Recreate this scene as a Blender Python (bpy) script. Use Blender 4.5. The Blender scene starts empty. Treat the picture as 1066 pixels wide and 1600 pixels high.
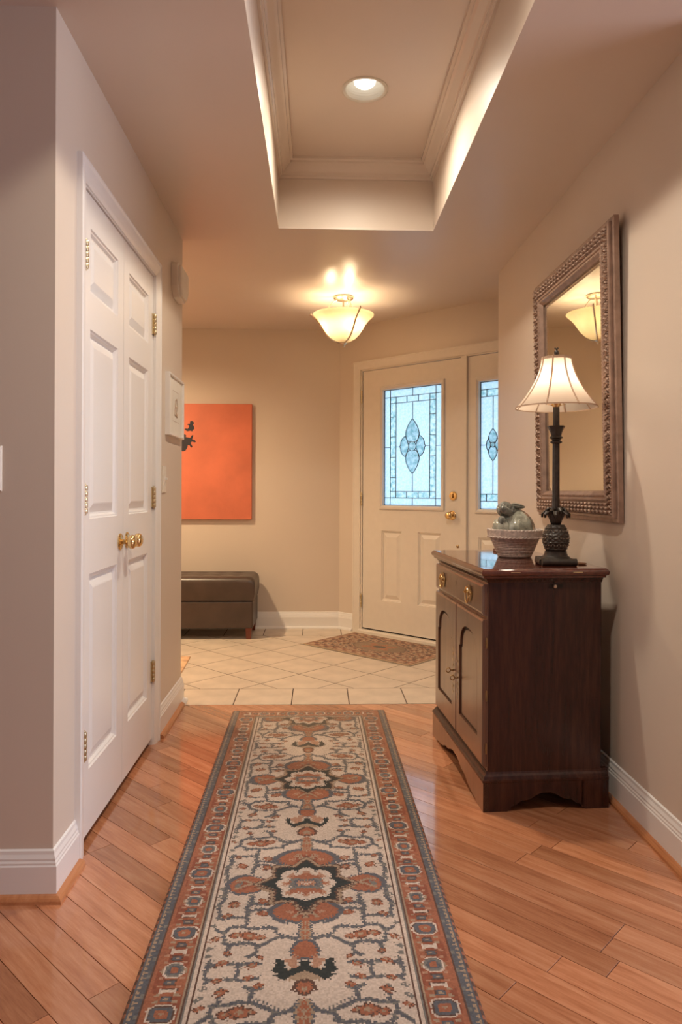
import bpy, bmesh, math, random
import numpy as np
from mathutils import Vector, Matrix, noise as mnoise

random.seed(7); rng = np.random.default_rng(7)
PI = math.pi; R = math.radians
scn = bpy.context.scene
COL = scn.collection

# ------------------------------------------------------------------ camera, world, light, exposure
F_PX, CAM_H, YAW, HORIZON, ROLL = 1118.0, 1.115, 0.032, 768.4, 0.004
cam = bpy.data.cameras.new('camera'); cam_o = bpy.data.objects.new('camera', cam); COL.objects.link(cam_o)
cam.sensor_fit = 'VERTICAL'; cam.sensor_height = 36.0; cam.sensor_width = 24.0
cam.lens = 36.0 * F_PX / 1600.0
cam.shift_y = -(800 - HORIZON) / 1600.0
cam.clip_start = 0.05
cam_o.matrix_world = Matrix.Translation((0, 0, CAM_H)) @ Matrix.Rotation(-YAW, 4, 'Z') @ Matrix.Rotation(PI / 2, 4, 'X') @ Matrix.Rotation(ROLL, 4, 'Z')
scn.camera = cam_o

w = bpy.data.worlds.new('daylight'); scn.world = w; w.use_nodes = True
bg = w.node_tree.nodes['Background']
bg.inputs[0].default_value = (0.58, 0.79, 1.0, 1); bg.inputs[1].default_value = 2.2

def lamp(name, kind, energy, color, loc, rot=(0, 0, 0), **kw):
    l = bpy.data.lights.new(name, kind); l.energy = energy; l.color = color
    for k, v in kw.items(): setattr(l, k, v)
    o = bpy.data.objects.new(name, l); COL.objects.link(o); o.location = loc; o.rotation_euler = rot
    return o
# daylight entering through the wide window of the side room that opens to the right, before the long mirror wall begins
lamp('side_window_daylight', 'AREA', 92, (0.80, 0.83, 1.0), (4.52, 0.55, 1.45), (0, PI / 2, 0), shape='RECTANGLE', size=1.5, size_y=2.2)

vs = scn.view_settings
vs.view_transform = 'Standard'; vs.look = 'None'; vs.gamma = 1.0; vs.use_curve_mapping = False
vs.exposure = 0.30
try:
    scn.cycles.use_denoising = True
    scn.cycles.max_bounces = 10; scn.cycles.diffuse_bounces = 5; scn.cycles.glossy_bounces = 4
    scn.cycles.transmission_bounces = 6; scn.cycles.caustics_reflective = False; scn.cycles.caustics_refractive = False
    scn.cycles.sample_clamp_indirect = 4.0
except Exception:
    pass
WARM = (1.0, 0.74, 0.45)

# ------------------------------------------------------------------ materials
def new_mat(name):
    m = bpy.data.materials.new(name); m.use_nodes = True
    nt = m.node_tree; b = nt.nodes['Principled BSDF']
    return m, nt, b
def N(nt, kind, **kw):
    n = nt.nodes.new(kind)
    for k, v in kw.items():
        if k.startswith('i_'): n.inputs[k[2:].replace('_', ' ')].default_value = v
        else: setattr(n, k, v)
    return n
def ramp(nt, stops):
    r = nt.nodes.new('ShaderNodeValToRGB'); e = r.color_ramp.elements
    while len(e) < len(stops): e.new(0.5)
    for k, (p, c) in enumerate(stops): e[k].position = p; e[k].color = (*c, 1)
    return r
def simple(name, col, rough=0.5, metal=0.0, spec=0.5, var=0.06, scale=8.0, bump=0.0, bscale=60.0, coat=0.0, coat_rough=0.1):
    m, nt, b = new_mat(name); L = nt.links.new
    tc = N(nt, 'ShaderNodeTexCoord')
    ns = N(nt, 'ShaderNodeTexNoise'); ns.inputs['Scale'].default_value = scale; ns.inputs['Detail'].default_value = 4
    L(tc.outputs['Object'], ns.inputs['Vector'])
    r = ramp(nt, [(0.3, tuple(c * (1 - var) for c in col)), (0.7, tuple(min(1, c * (1 + var)) for c in col))])
    L(ns.outputs['Fac'], r.inputs[0]); L(r.outputs[0], b.inputs['Base Color'])
    b.inputs['Roughness'].default_value = rough; b.inputs['Metallic'].default_value = metal
    b.inputs['Specular IOR Level'].default_value = spec
    b.inputs['Coat Weight'].default_value = coat; b.inputs['Coat Roughness'].default_value = coat_rough
    if bump:
        n2 = N(nt, 'ShaderNodeTexNoise'); n2.inputs['Scale'].default_value = bscale; n2.inputs['Detail'].default_value = 3
        L(tc.outputs['Object'], n2.inputs['Vector'])
        bp = N(nt, 'ShaderNodeBump'); bp.inputs['Strength'].default_value = bump; bp.inputs['Distance'].default_value = 0.004
        L(n2.outputs['Fac'], bp.inputs['Height']); L(bp.outputs[0], b.inputs['Normal'])
    return m
def wood(name, dark, mid, light, axis='X', rough=0.3, spec=0.5, stretch=14.0, scale=5.0, tint=0.0, coat=0.0, coat_rough=0.1):
    """grain runs along the object's own axis; tint = strength of the board-to-board variation"""
    m, nt, b = new_mat(name); L = nt.links.new
    tc = N(nt, 'ShaderNodeTexCoord'); oi = N(nt, 'ShaderNodeObjectInfo')
    mp = N(nt, 'ShaderNodeMapping')
    sc = {'X': (1, stretch, stretch), 'Y': (stretch, 1, stretch), 'Z': (stretch, stretch, 1)}[axis]
    mp.inputs['Scale'].default_value = sc
    L(tc.outputs['Object'], mp.inputs['Vector'])
    mul = N(nt, 'ShaderNodeMath', operation='MULTIPLY'); mul.inputs[1].default_value = 37.0 if tint else 0.0
    L(oi.outputs['Random'], mul.inputs[0])
    cmb = N(nt, 'ShaderNodeCombineXYZ'); L(mul.outputs[0], cmb.inputs[0]); L(mul.outputs[0], cmb.inputs[2])
    L(cmb.outputs[0], mp.inputs['Location'])
    n1 = N(nt, 'ShaderNodeTexNoise'); n1.inputs['Scale'].default_value = scale * 0.45; n1.inputs['Detail'].default_value = 5; n1.inputs['Distortion'].default_value = 1.2
    n2 = N(nt, 'ShaderNodeTexNoise'); n2.inputs['Scale'].default_value = scale * 2.6; n2.inputs['Detail'].default_value = 7; n2.inputs['Roughness'].default_value = 0.7
    L(mp.outputs[0], n1.inputs['Vector']); L(mp.outputs[0], n2.inputs['Vector'])
    mx = N(nt, 'ShaderNodeMix', data_type='FLOAT'); mx.inputs[0].default_value = 0.45
    L(n1.outputs['Fac'], mx.inputs[2]); L(n2.outputs['Fac'], mx.inputs[3])
    r = ramp(nt, [(0.30, dark), (0.5, mid), (0.68, light)])
    L(mx.outputs[0], r.inputs[0])
    hs = N(nt, 'ShaderNodeHueSaturation')
    mr = N(nt, 'ShaderNodeMapRange'); mr.inputs['To Min'].default_value = 1 - tint; mr.inputs['To Max'].default_value = 1 + tint
    L(oi.outputs['Random'], mr.inputs['Value']); L(mr.outputs[0], hs.inputs['Value'])
    L(r.outputs[0], hs.inputs['Color']); L(hs.outputs[0], b.inputs['Base Color'])
    b.inputs['Roughness'].default_value = rough; b.inputs['Specular IOR Level'].default_value = spec
    b.inputs['Coat Weight'].default_value = coat; b.inputs['Coat Roughness'].default_value = coat_rough
    bp = N(nt, 'ShaderNodeBump'); bp.inputs['Strength'].default_value = 0.05; bp.inputs['Distance'].default_value = 0.002
    L(n2.outputs['Fac'], bp.inputs['Height']); L(bp.outputs[0], b.inputs['Normal'])
    return m
def translucent(name, col, gloss=0.06, rough=0.3, tmix=1.0, diffuse=0.25, noise_scale=0, col2=None, bump=0.0, refr=0.0):
    m = bpy.data.materials.new(name); m.use_nodes = True; nt = m.node_tree; L = nt.links.new
    nt.nodes.remove(nt.nodes['Principled BSDF']); out = nt.nodes['Material Output']
    tr = N(nt, 'ShaderNodeBsdfTranslucent'); df = N(nt, 'ShaderNodeBsdfDiffuse'); gl = N(nt, 'ShaderNodeBsdfGlossy')
    gl.inputs['Roughness'].default_value = rough
    tr.inputs[0].default_value = (*col, 1); df.inputs[0].default_value = (*col, 1)
    tc = N(nt, 'ShaderNodeTexCoord')
    if noise_scale:
        ns = N(nt, 'ShaderNodeTexNoise'); ns.inputs['Scale'].default_value = noise_scale; ns.inputs['Detail'].default_value = 5
        oi = N(nt, 'ShaderNodeObjectInfo'); ad = N(nt, 'ShaderNodeVectorMath', operation='ADD')
        L(tc.outputs['Object'], ad.inputs[0]); L(oi.outputs['Random'], ad.inputs[1]); L(ad.outputs[0], ns.inputs['Vector'])
        r = ramp(nt, [(0.36, col), (0.64, col2 or col)]); L(ns.outputs['Fac'], r.inputs[0]); L(r.outputs[0], tr.inputs[0])
    last = N(nt, 'ShaderNodeMixShader'); last.inputs[0].default_value = diffuse
    L(tr.outputs[0], last.inputs[1]); L(df.outputs[0], last.inputs[2])
    if refr:
        rf = N(nt, 'ShaderNodeBsdfTransparent'); rf.inputs[0].default_value = (0.82, 0.93, 0.95, 1)
        m2 = N(nt, 'ShaderNodeMixShader'); m2.inputs[0].default_value = refr
        L(last.outputs[0], m2.inputs[1]); L(rf.outputs[0], m2.inputs[2]); last = m2
    m3 = N(nt, 'ShaderNodeMixShader'); m3.inputs[0].default_value = gloss
    L(last.outputs[0], m3.inputs[1]); L(gl.outputs[0], m3.inputs[2])
    if bump:
        vo = N(nt, 'ShaderNodeTexNoise'); vo.inputs['Scale'].default_value = 90
        bp = N(nt, 'ShaderNodeBump'); bp.inputs['Strength'].default_value = bump; bp.inputs['Distance'].default_value = 0.004
        L(tc.outputs['Object'], vo.inputs['Vector']); L(vo.outputs['Fac'], bp.inputs['Height']); L(bp.outputs[0], gl.inputs['Normal']); L(bp.outputs[0], tr.inputs['Normal'])
    L(m3.outputs[0], out.inputs[0])
    return m
def emit(name, col, strength):
    m = bpy.data.materials.new(name); m.use_nodes = True; nt = m.node_tree
    nt.nodes.remove(nt.nodes['Principled BSDF'])
    e = N(nt, 'ShaderNodeEmission'); e.inputs[0].default_value = (*col, 1); e.inputs[1].default_value = strength
    nt.links.new(e.outputs[0], nt.nodes['Material Output'].inputs[0]); return m
def attr_mat(name, rough=0.95):
    m, nt, b = new_mat(name); a = N(nt, 'ShaderNodeVertexColor'); a.layer_name = 'weave'
    nt.links.new(a.outputs[0], b.inputs['Base Color']); b.inputs['Roughness'].default_value = rough
    b.inputs['Specular IOR Level'].default_value = 0.1
    b.inputs['Sheen Weight'].default_value = 0.15
    return m

M = {}
M['wall'] = simple('beige_wall_paint', (0.66, 0.57, 0.485), rough=0.42, spec=0.35, var=0.015, scale=2, bump=0.03, bscale=220)
M['ceil'] = simple('beige_ceiling_paint', (0.68, 0.59, 0.515), rough=0.34, spec=0.5, var=0.015, scale=2, bump=0.01, bscale=150)
M['crown'] = simple('cream_crown_paint', (0.68, 0.60, 0.52), rough=0.2, spec=0.5, var=0.01, scale=3)
M['white'] = simple('white_semigloss_trim', (0.80, 0.78, 0.76), rough=0.30, spec=0.45, var=0.01, scale=3)
M['door'] = simple('cream_entry_door_paint', (0.74, 0.68, 0.60), rough=0.36, spec=0.4, var=0.02, scale=20, bump=0.05, bscale=160)
M['brass'] = simple('polished_brass', (0.80, 0.58, 0.28), rough=0.18, metal=1, var=0.08, scale=40)
M['hinge'] = simple('satin_brass_hinge', (0.70, 0.58, 0.36), rough=0.32, metal=1, var=0.08, scale=60)
M['oldbrass'] = simple('antique_brass', (0.42, 0.29, 0.15), rough=0.3, metal=1, var=0.2, scale=60)
M['nickel'] = simple('brushed_nickel', (0.60, 0.52, 0.43), rough=0.28, metal=1, var=0.06, scale=40)
M['oak'] = wood('oak_plank', (0.29, 0.105, 0.048), (0.46, 0.195, 0.098), (0.57, 0.285, 0.158), 'X', rough=0.14, spec=0.5, stretch=12, scale=4.5, tint=0.24, coat=0.7, coat_rough=0.05)
M['oakbase'] = simple('dark_plank_joint', (0.05, 0.022, 0.014), rough=0.9)
M['shoe'] = wood('oak_shoe_molding', (0.36, 0.13, 0.05), (0.50, 0.21, 0.09), (0.58, 0.27, 0.13), 'Y', rough=0.3, stretch=12, scale=4)
M['tile'] = simple('beige_ceramic_tile', (0.62, 0.52, 0.42), rough=0.33, spec=0.45, var=0.13, scale=7, bump=0.06, bscale=30)
M['grout'] = simple('brown_grout', (0.10, 0.065, 0.045), rough=0.9)
M['cherry'] = wood('cherry_side_shaded', (0.014, 0.005, 0.004), (0.038, 0.012, 0.009), (0.075, 0.026, 0.015), 'Z', rough=0.26, stretch=9, scale=4.0)  # same wood as the front, its unlit shade put into the colour
M['cherry_lit'] = wood('cherry_front_lit', (0.075, 0.033, 0.020), (0.13, 0.060, 0.036), (0.18, 0.088, 0.054), 'Z', rough=0.26, stretch=9, scale=4.0, coat=1.0, coat_rough=0.28)  # same wood as the side, lightened in the colour for the light it catches
M['cherrytop'] = wood('polished_cherry_top', (0.055, 0.014, 0.010), (0.10, 0.028, 0.018), (0.15, 0.045, 0.026), 'X', rough=0.07, stretch=9, scale=4.0, coat=0.6, coat_rough=0.03)
M['darkgap'] = simple('dark_reveal', (0.012, 0.006, 0.005), rough=0.5)  # near-black, shade put into the colour for gaps and the closet inside
M['leather'] = simple('dark_brown_leather', (0.058, 0.038, 0.030), rough=0.36, spec=0.5, var=0.15, scale=12, bump=0.08, bscale=140)
M['redleg'] = simple('mahogany_leg', (0.14, 0.035, 0.02), rough=0.3)
M['orange'] = simple('orange_canvas_paint', (0.63, 0.165, 0.085), rough=0.55, var=0.16, scale=3.2, bump=0.1, bscale=60)
M['ink'] = simple('black_paint', (0.02, 0.018, 0.026), rough=0.6)
M['bronze'] = simple('dark_bronze_resin', (0.038, 0.030, 0.024), rough=0.38, spec=0.5, var=0.35, scale=70, bump=0.3, bscale=150)
M['oldbead'] = simple('rubbed_bronze_bead', (0.30, 0.24, 0.19), rough=0.35, metal=0.5, var=0.4, scale=120)
M['plastic'] = simple('ivory_plastic', (0.74, 0.69, 0.60), rough=0.4)
M['paper'] = simple('white_paper', (0.80, 0.77, 0.70), rough=0.7)
M['pencil'] = simple('brown_drawing_line', (0.45, 0.33, 0.24), rough=0.8)
M['frame'] = simple('bronzed_frame', (0.32, 0.215, 0.165), rough=0.36, metal=0.2, spec=0.5, var=0.2, scale=30)
M['framecarve'] = simple('bronzed_frame_carving', (0.29, 0.19, 0.14), rough=0.34, metal=0.25, spec=0.5, var=0.3, scale=80)
M['mirror'] = simple('silvered_mirror', (0.86, 0.86, 0.80), rough=0.012, metal=1, var=0.0)
M['wicker'] = simple('whitewashed_wicker', (0.62, 0.52, 0.46), rough=0.75, var=0.28, scale=90, bump=0.4, bscale=180)
M['glaze'] = simple('grey_green_glaze', (0.29, 0.30, 0.245), rough=0.10, spec=0.6, var=0.5, scale=34, bump=0.7, bscale=46, coat=1.0, coat_rough=0.04)
M['glazedark'] = simple('dark_leaf_glaze', (0.19, 0.20, 0.175), rough=0.12, spec=0.6, var=0.5, scale=50, bump=0.4, bscale=60, coat=0.8)
M['shade'] = translucent('cream_shade_fabric', (0.93, 0.80, 0.66), gloss=0.0, diffuse=0.30)
M['shadetrim'] = simple('tan_shade_trim', (0.52, 0.36, 0.25), rough=0.8)
M['bowl'] = translucent('alabaster_glass', (0.62, 0.54, 0.38), gloss=0.05, rough=0.12, diffuse=0.5, noise_scale=9, col2=(0.52, 0.43, 0.28))
M['bulb'] = emit('lit_bulb', (1.0, 0.86, 0.66), 3.0)
M['lampbulb'] = emit('lit_table_lamp_bulb', (1.0, 0.84, 0.66), 15.0)
M['canbulb'] = emit('lit_reflector_bulb', (1.0, 0.93, 0.82), 1.7)
M['canwhite'] = simple('white_can_trim', (0.62, 0.58, 0.50), rough=0.4)
M['lead'] = simple('lead_came', (0.07, 0.075, 0.085), rough=0.45, metal=0.6)
M['glass_a'] = translucent('frosted_glass', (0.86, 0.93, 1.0), gloss=0.06, rough=0.15, diffuse=0.05, noise_scale=60, col2=(0.66, 0.83, 0.94), bump=0.3, refr=0.05)
M['glass_b'] = translucent('bevelled_glass', (0.80, 0.95, 0.97), gloss=0.08, rough=0.05, diffuse=0.05, noise_scale=34, col2=(0.20, 0.48, 0.50), bump=0.3, refr=0.10)
M['leaf'] = simple('shrub_leaf', (0.09, 0.22, 0.07), rough=0.6, var=0.4, scale=3)
M['lawn'] = simple('lawn_green', (0.12, 0.20, 0.07), rough=0.9, var=0.3, scale=3)
M['rug'] = attr_mat('wool_weave')
M['fringe'] = simple('cream_fringe', (0.62, 0.54, 0.44), rough=0.95)
M['tanrug'] = simple('tan_rug_weave', (0.62, 0.38, 0.22), rough=0.95, var=0.25, scale=16)
M['blockwood'] = simple('brown_wood_block', (0.16, 0.06, 0.035), rough=0.35)
M['cord'] = simple('brown_lamp_cord', (0.20, 0.09, 0.04), rough=0.5)

# ------------------------------------------------------------------ mesh helpers
class MB:
    def __init__(s): s.v = []; s.f = []
    def add(s, vs_, fs):
        b = len(s.v); s.v += [tuple(p) for p in vs_]; s.f += [tuple(i + b for i in f) for f in fs]; return s
    def box(s, x0, x1, y0, y1, z0, z1):
        return s.add([(x0, y0, z0), (x1, y0, z0), (x1, y1, z0), (x0, y1, z0), (x0, y0, z1), (x1, y0, z1), (x1, y1, z1), (x0, y1, z1)],
                     [(0, 3, 2, 1), (4, 5, 6, 7), (0, 1, 5, 4), (1, 2, 6, 5), (2, 3, 7, 6), (3, 0, 4, 7)])
    def prism(s, poly, z0, z1, cham=0.0):
        n = len(poly); P = [Vector((p[0], p[1])) for p in poly]
        rings = [[(p.x, p.y, z0) for p in P], [(p.x, p.y, z1 - cham) for p in P]]
        if cham:
            ins = []
            for i in range(n):
                a, b, c = P[i - 1], P[i], P[(i + 1) % n]
                d1 = (b - a); d2 = (c - b)
                if d1.length < 1e-9 or d2.length < 1e-9: ins.append(b); continue
                d1.normalize(); d2.normalize()
                n1 = Vector((-d1.y, d1.x)); n2 = Vector((-d2.y, d2.x)); k = 1 + n1.dot(n2)
                ins.append(b + (n1 + n2) / max(k, .3) * cham)
            rings.append([(p.x, p.y, z1) for p in ins])
        vs_ = [q for r in rings for q in r]; fs = [tuple(range(n - 1, -1, -1)), tuple(range((len(rings) - 1) * n, len(rings) * n))]
        for k in range(len(rings) - 1):
            for i in range(n): j = (i + 1) % n; fs.append((k * n + i, k * n + j, (k + 1) * n + j, (k + 1) * n + i))
        return s.add(vs_, fs)
    def lathe(s, prof, seg=32, c=(0, 0, 0), fn=None, cap=True):
        vs_ = []; fs = []
        for r, z in prof:
            for i in range(seg):
                a = 2 * PI * i / seg; rr = fn(r, z, a) if fn else r
                vs_.append((c[0] + rr * math.cos(a), c[1] + rr * math.sin(a), c[2] + z))
        for k in range(len(prof) - 1):
            for i in range(seg): j = (i + 1) % seg; fs.append((k * seg + i, k * seg + j, (k + 1) * seg + j, (k + 1) * seg + i))
        if cap:
            if prof[0][0] > 1e-6: fs.append(tuple(range(seg - 1, -1, -1)))
            if prof[-1][0] > 1e-6: fs.append(tuple(range((len(prof) - 1) * seg, len(prof) * seg)))
        return s.add(vs_, fs)
    def tube(s, pts, rad, seg=8, cap=True):
        pts = [Vector(p) for p in pts]; rads = rad if isinstance(rad, (list, tuple)) else [rad] * len(pts)
        vs_ = []; fs = []; prev = None
        for k, p in enumerate(pts):
            t = (pts[min(k + 1, len(pts) - 1)] - pts[max(k - 1, 0)]).normalized()
            if prev is None: prev = t.orthogonal().normalized()
            u = (prev - t * prev.dot(t)); u = u.normalized() if u.length > 1e-6 else t.orthogonal().normalized()
            prev = u; v_ = t.cross(u)
            for i in range(seg):
                a = 2 * PI * i / seg; vs_.append(p + (u * math.cos(a) + v_ * math.sin(a)) * rads[k])
        for k in range(len(pts) - 1):
            for i in range(seg): j = (i + 1) % seg; fs.append((k * seg + i, k * seg + j, (k + 1) * seg + j, (k + 1) * seg + i))
        if cap: fs += [tuple(range(seg - 1, -1, -1)), tuple(range((len(pts) - 1) * seg, len(pts) * seg))]
        return s.add(vs_, fs)
    def sweep(s, path, prof, n, closed=False):
        path = [Vector(p) for p in path]; n = Vector(n); m = len(path); k = len(prof); vs_ = []; fs = []
        segs = [(path[(i + 1) % m] - path[i]).normalized().cross(n) for i in range(m if closed else m - 1)]
        for i, p in enumerate(path):
            if closed: u1, u2 = segs[i - 1], segs[i]
            else: u1, u2 = segs[max(i - 1, 0)], segs[min(i, m - 2)]
            mit = (u1 + u2) / (1 + u1.dot(u2))
            vs_ += [p + mit * u + n * v_ for u, v_ in prof]
        for i in range(m if closed else m - 1):
            a = i * k; b = ((i + 1) % m) * k
            for j in range(k): jj = (j + 1) % k; fs.append((a + j, a + jj, b + jj, b + j))
        if not closed: fs += [tuple(range(k)), tuple(range((m - 1) * k, m * k))]
        return s.add(vs_, fs)
    def loops(s, x0, x1, z0, z1, prof, fill=True):
        """concentric rectangles in the xz plane, prof = [(inset, y)]"""
        vs_ = []; fs = []
        for d, y in prof: vs_ += [(x0 + d, y, z0 + d), (x1 - d, y, z0 + d), (x1 - d, y, z1 - d), (x0 + d, y, z1 - d)]
        for k in range(len(prof) - 1):
            for i in range(4): j = (i + 1) % 4; fs.append((k * 4 + i, k * 4 + j, k * 4 + 4 + j, k * 4 + 4 + i))
        if fill: b = (len(prof) - 1) * 4; fs.append((b, b + 1, b + 2, b + 3))
        return s.add(vs_, fs)
    def slab(s, x0, x1, z0, z1, y0, y1, pockets=(), through=()):
        """panel in the xz plane with front at y0; pockets leave the front open, through cuts right through"""
        xs = sorted({x0, x1, *[q for h in (*pockets, *through) for q in h[:2]]}); zs = sorted({z0, z1, *[q for h in (*pockets, *through) for q in h[2:]]})
        inside = lambda hs, x, z: any(h[0] < x < h[1] and h[2] < z < h[3] for h in hs)
        for a, b in zip(xs, xs[1:]):
            for c, d in zip(zs, zs[1:]):
                xm, zm = (a + b) / 2, (c + d) / 2
                if inside(through, xm, zm): continue
                if not inside(pockets, xm, zm): s.add([(a, y0, c), (b, y0, c), (b, y0, d), (a, y0, d)], [(0, 1, 2, 3)])
                s.add([(a, y1, c), (b, y1, c), (b, y1, d), (a, y1, d)], [(3, 2, 1, 0)])
        for h, o in [((x0, x1, z0, z1), 1)] + [(h, 0) for h in through]:
            a, b, c, d = h; q = [(a, c), (b, c), (b, d), (a, d)]
            for i in range(4):
                p, r = q[i], q[(i + 1) % 4]; s.add([(p[0], y0, p[1]), (r[0], y0, r[1]), (r[0], y1, r[1]), (p[0], y1, p[1])], [(0, 3, 2, 1) if o else (0, 1, 2, 3)])
        return s
    def xform(s, mat):
        s.v = [tuple(mat @ Vector(p)) for p in s.v]; return s
    def mesh(s, name, mat, smooth=False, recalc=True):
        me = bpy.data.meshes.new(name); me.from_pydata(s.v, [], s.f)
        if recalc:
            bm = bmesh.new(); bm.from_mesh(me); bmesh.ops.recalc_face_normals(bm, faces=bm.faces); bm.to_mesh(me); bm.free()
        if smooth:
            me.polygons.foreach_set('use_smooth', [True] * len(me.polygons))
            try: me.set_sharp_from_angle(angle=R(40))
            except Exception: pass
        me.materials.append(mat); me.update(); return me
    def build(s, name, mat, parent=None, smooth=False, bevel=0.0, recalc=True):
        o = bpy.data.objects.new(name, s.mesh(name, mat, smooth, recalc)); COL.objects.link(o)
        if parent is not None: o.parent = parent
        if bevel:
            b = o.modifiers.new('edge', 'BEVEL'); b.width = bevel; b.segments = 2; b.limit_method = 'ANGLE'; b.angle_limit = R(40)
        return o
def tag(o, label=None, cat=None, group=None, kind=None):
    for k, v in (('label', label), ('category', cat), ('group', group), ('kind', kind)):
        if v: o[k] = v
    return o
def thing(name, loc, rz, label, cat, group=None, kind=None):
    o = bpy.data.objects.new(name, None); COL.objects.link(o); o.location = loc; o.rotation_euler = (0, 0, rz); o.empty_display_size = 0.05
    return tag(o, label, cat, group, kind)
def struct(name, mb, mat, label, **kw): return tag(mb.build(name, mat, **kw), label, kind='structure')
def clip(poly, a, b, c):
    """keep a*x + b*y <= c"""
    out = []
    for i in range(len(poly)):
        p, q = poly[i], poly[(i + 1) % len(poly)]; fp = a * p[0] + b * p[1] - c; fq = a * q[0] + b * q[1] - c
        if fp <= 0: out.append(p)
        if (fp < 0 < fq) or (fq < 0 < fp): t = fp / (fp - fq); out.append((p[0] + (q[0] - p[0]) * t, p[1] + (q[1] - p[1]) * t))
    return out
def area(poly): return 0.5 * sum(poly[i][0] * poly[(i + 1) % len(poly)][1] - poly[(i + 1) % len(poly)][0] * poly[i][1] for i in range(len(poly))) if len(poly) > 2 else 0

# ------------------------------------------------------------------ the setting
XL, XR = -0.722, 1.085                 # hall side walls
Y0, Y1, YR = 1.983, 3.809, 4.291       # closet wall start / end, right wall end
YB, CH = 5.855, 2.44                   # foyer back wall, ceiling height
YS = 1.95                              # the mirror wall starts here; the side room opens before it
YT = 3.752                             # wood to tile joint
A = R(44); COR = Vector((0.175, YB, 0)); DR = Vector((math.cos(A), -math.sin(A), 0)); NW = Vector((-math.sin(A), -math.cos(A), 0))
OP0, OP1, OPT = 2.222, 3.172, 2.062    # closet opening
TX0, TX1, TY0, TY1, TZ = -0.204, 0.578, 0.85, 3.612, 2.775

m = MB(); T = 0.11
m.box(XL - T, XL, Y0, OP0, 0, CH); m.box(XL - T, XL, OP1, Y1, 0, CH); m.box(XL - T, XL, OP0, OP1, OPT, CH)
struct('wall_left', m, M['wall'], 'beige painted wall around the white double closet doors')
struct('wall_left_front', MB().box(-4.0, XL - T, Y0, Y0 + T, 0, CH), M['wall'], 'shaded beige wall facing the viewer at the left picture edge')
struct('wall_left_end', MB().box(-2.3, XL - T, Y1 - T, Y1, 0, CH), M['wall'], 'wall turning left at the end of the closet')
struct('wall_right', MB().box(XR, XR + 0.12, YS, YR, 0, CH), M['wall'], 'long beige wall behind the mirror and cabinet')
struct('wall_right_return', MB().box(XR + 0.12, 2.0, YR - 0.12, YR, 0, CH), M['wall'], 'return wall turning off at the end of the long mirror wall')
struct('wall_back', MB().box(-2.3, COR.x + 0.02, YB, YB + 0.14, 0, CH), M['wall'], 'beige end wall of the foyer behind bench and painting')
struct('wall_left_foyer', MB().box(-2.42, -2.3, Y1 - T, YB + 0.14, 0, CH), M['wall'], 'far left wall of the foyer out of view')
struct('wall_rear_left', MB().box(-4.12, -4.0, -3.7, Y0 + T, 0, CH), M['wall'], 'side wall of the room behind the viewer')
struct('wall_rear', MB().box(-4.0, 4.7, -3.72, -3.6, 0, CH), M['wall'], 'plain wall behind the viewer')
struct('wall_side_room', MB().box(XR + .12, 4.7, YS, YS + .12, 0, CH), M['wall'], 'wall of the side room behind the mirror wall')
SR = Matrix.Translation((4.6, 0, 0)) @ Matrix.Rotation(-PI / 2, 4, 'Z')
struct('wall_side_window', MB().slab(-YS - .12, 3.6, 0, CH, 0, .12, through=[(-1.65, .55, .70, 2.20)]).xform(SR), M['wall'], 'side room wall with a wide window')
wf = MB().sweep([(-1.65, 0, .70), (-1.65, 0, 2.20), (.55, 0, 2.20), (.55, 0, .70)], [(-.07, 0), (0, 0), (0, .02), (-.07, .015)], (0, -1, 0), closed=True)
for x in (-.92, -.18): wf.box(x - .03, x + .03, .02, .08, .70, 2.20)
struct('window_2', wf.xform(SR), M['white'], 'white framed wide window of the side room')

# angled entry wall, local frame: x along the wall, y outwards, z up
def wall_frame(): return Matrix.Translation(COR) @ Matrix.Rotation(-A, 4, 'Z')
EW = MB().slab(0.0, 2.5, 0, CH, 0.0, 0.14, through=[(0.225, 1.605, -0.001, 2.085)])
ew = struct('wall_entry', EW.xform(wall_frame()), M['wall'], 'angled beige wall holding the entry door')

# ceiling with the recessed tray
m = MB(); zc = CH; zt = CH + 0.006
hx0, hx1, hy0, hy1 = TX0, TX1, TY0, TY1
m.box(-4.1, hx0, -3.7, YB + .3, zc, zt); m.box(hx1, 4.8, -3.7, YB + .3, zc, zt); m.box(hx0, hx1, hy1, YB + .3, zc, zt); m.box(hx0, hx1, -3.7, hy0, zc, zt)
struct('ceiling', m, M['ceil'], 'beige semi-gloss ceiling around the recessed tray')
m = MB()
m.box(TX0 - .05, TX0, TY0 - .05, TY1 + .05, zt, TZ + .05); m.box(TX1, TX1 + .05, TY0 - .05, TY1 + .05, zt, TZ + .05)
m.box(TX0, TX1, TY1, TY1 + .05, zt, TZ + .05); m.box(TX0, TX1, TY0 - .05, TY0, zt, TZ + .05)
struct('ceiling_tray_side', m, M['wall'], 'upright sides of the recessed ceiling tray')
CANX, CANY = 0.186, 2.948
m = MB(); sg = 40; rc = 0.082          # tray top with a round hole for the downlight
ring = [(CANX + rc * math.cos(2 * PI * i / sg), CANY + rc * math.sin(2 * PI * i / sg)) for i in range(sg)]
sq = []
for i in range(sg):
    a = 2 * PI * i / sg; c, s_ = math.cos(a), math.sin(a); k = 0.2 / max(abs(c), abs(s_)); sq.append((CANX + c * k, CANY + s_ * k))
m.add([(x, y, TZ) for x, y in ring + sq], [(i, (i + 1) % sg, sg + (i + 1) % sg, sg + i) for i in range(sg)])
for x0, x1, y0, y1 in [(TX0, CANX - .2, TY0, TY1), (CANX + .2, TX1, TY0, TY1), (CANX - .2, CANX + .2, TY0, CANY - .2), (CANX - .2, CANX + .2, CANY + .2, TY1)]:
    m.add([(x0, y0, TZ), (x1, y0, TZ), (x1, y1, TZ), (x0, y1, TZ)], [(0, 1, 2, 3)])
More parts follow.
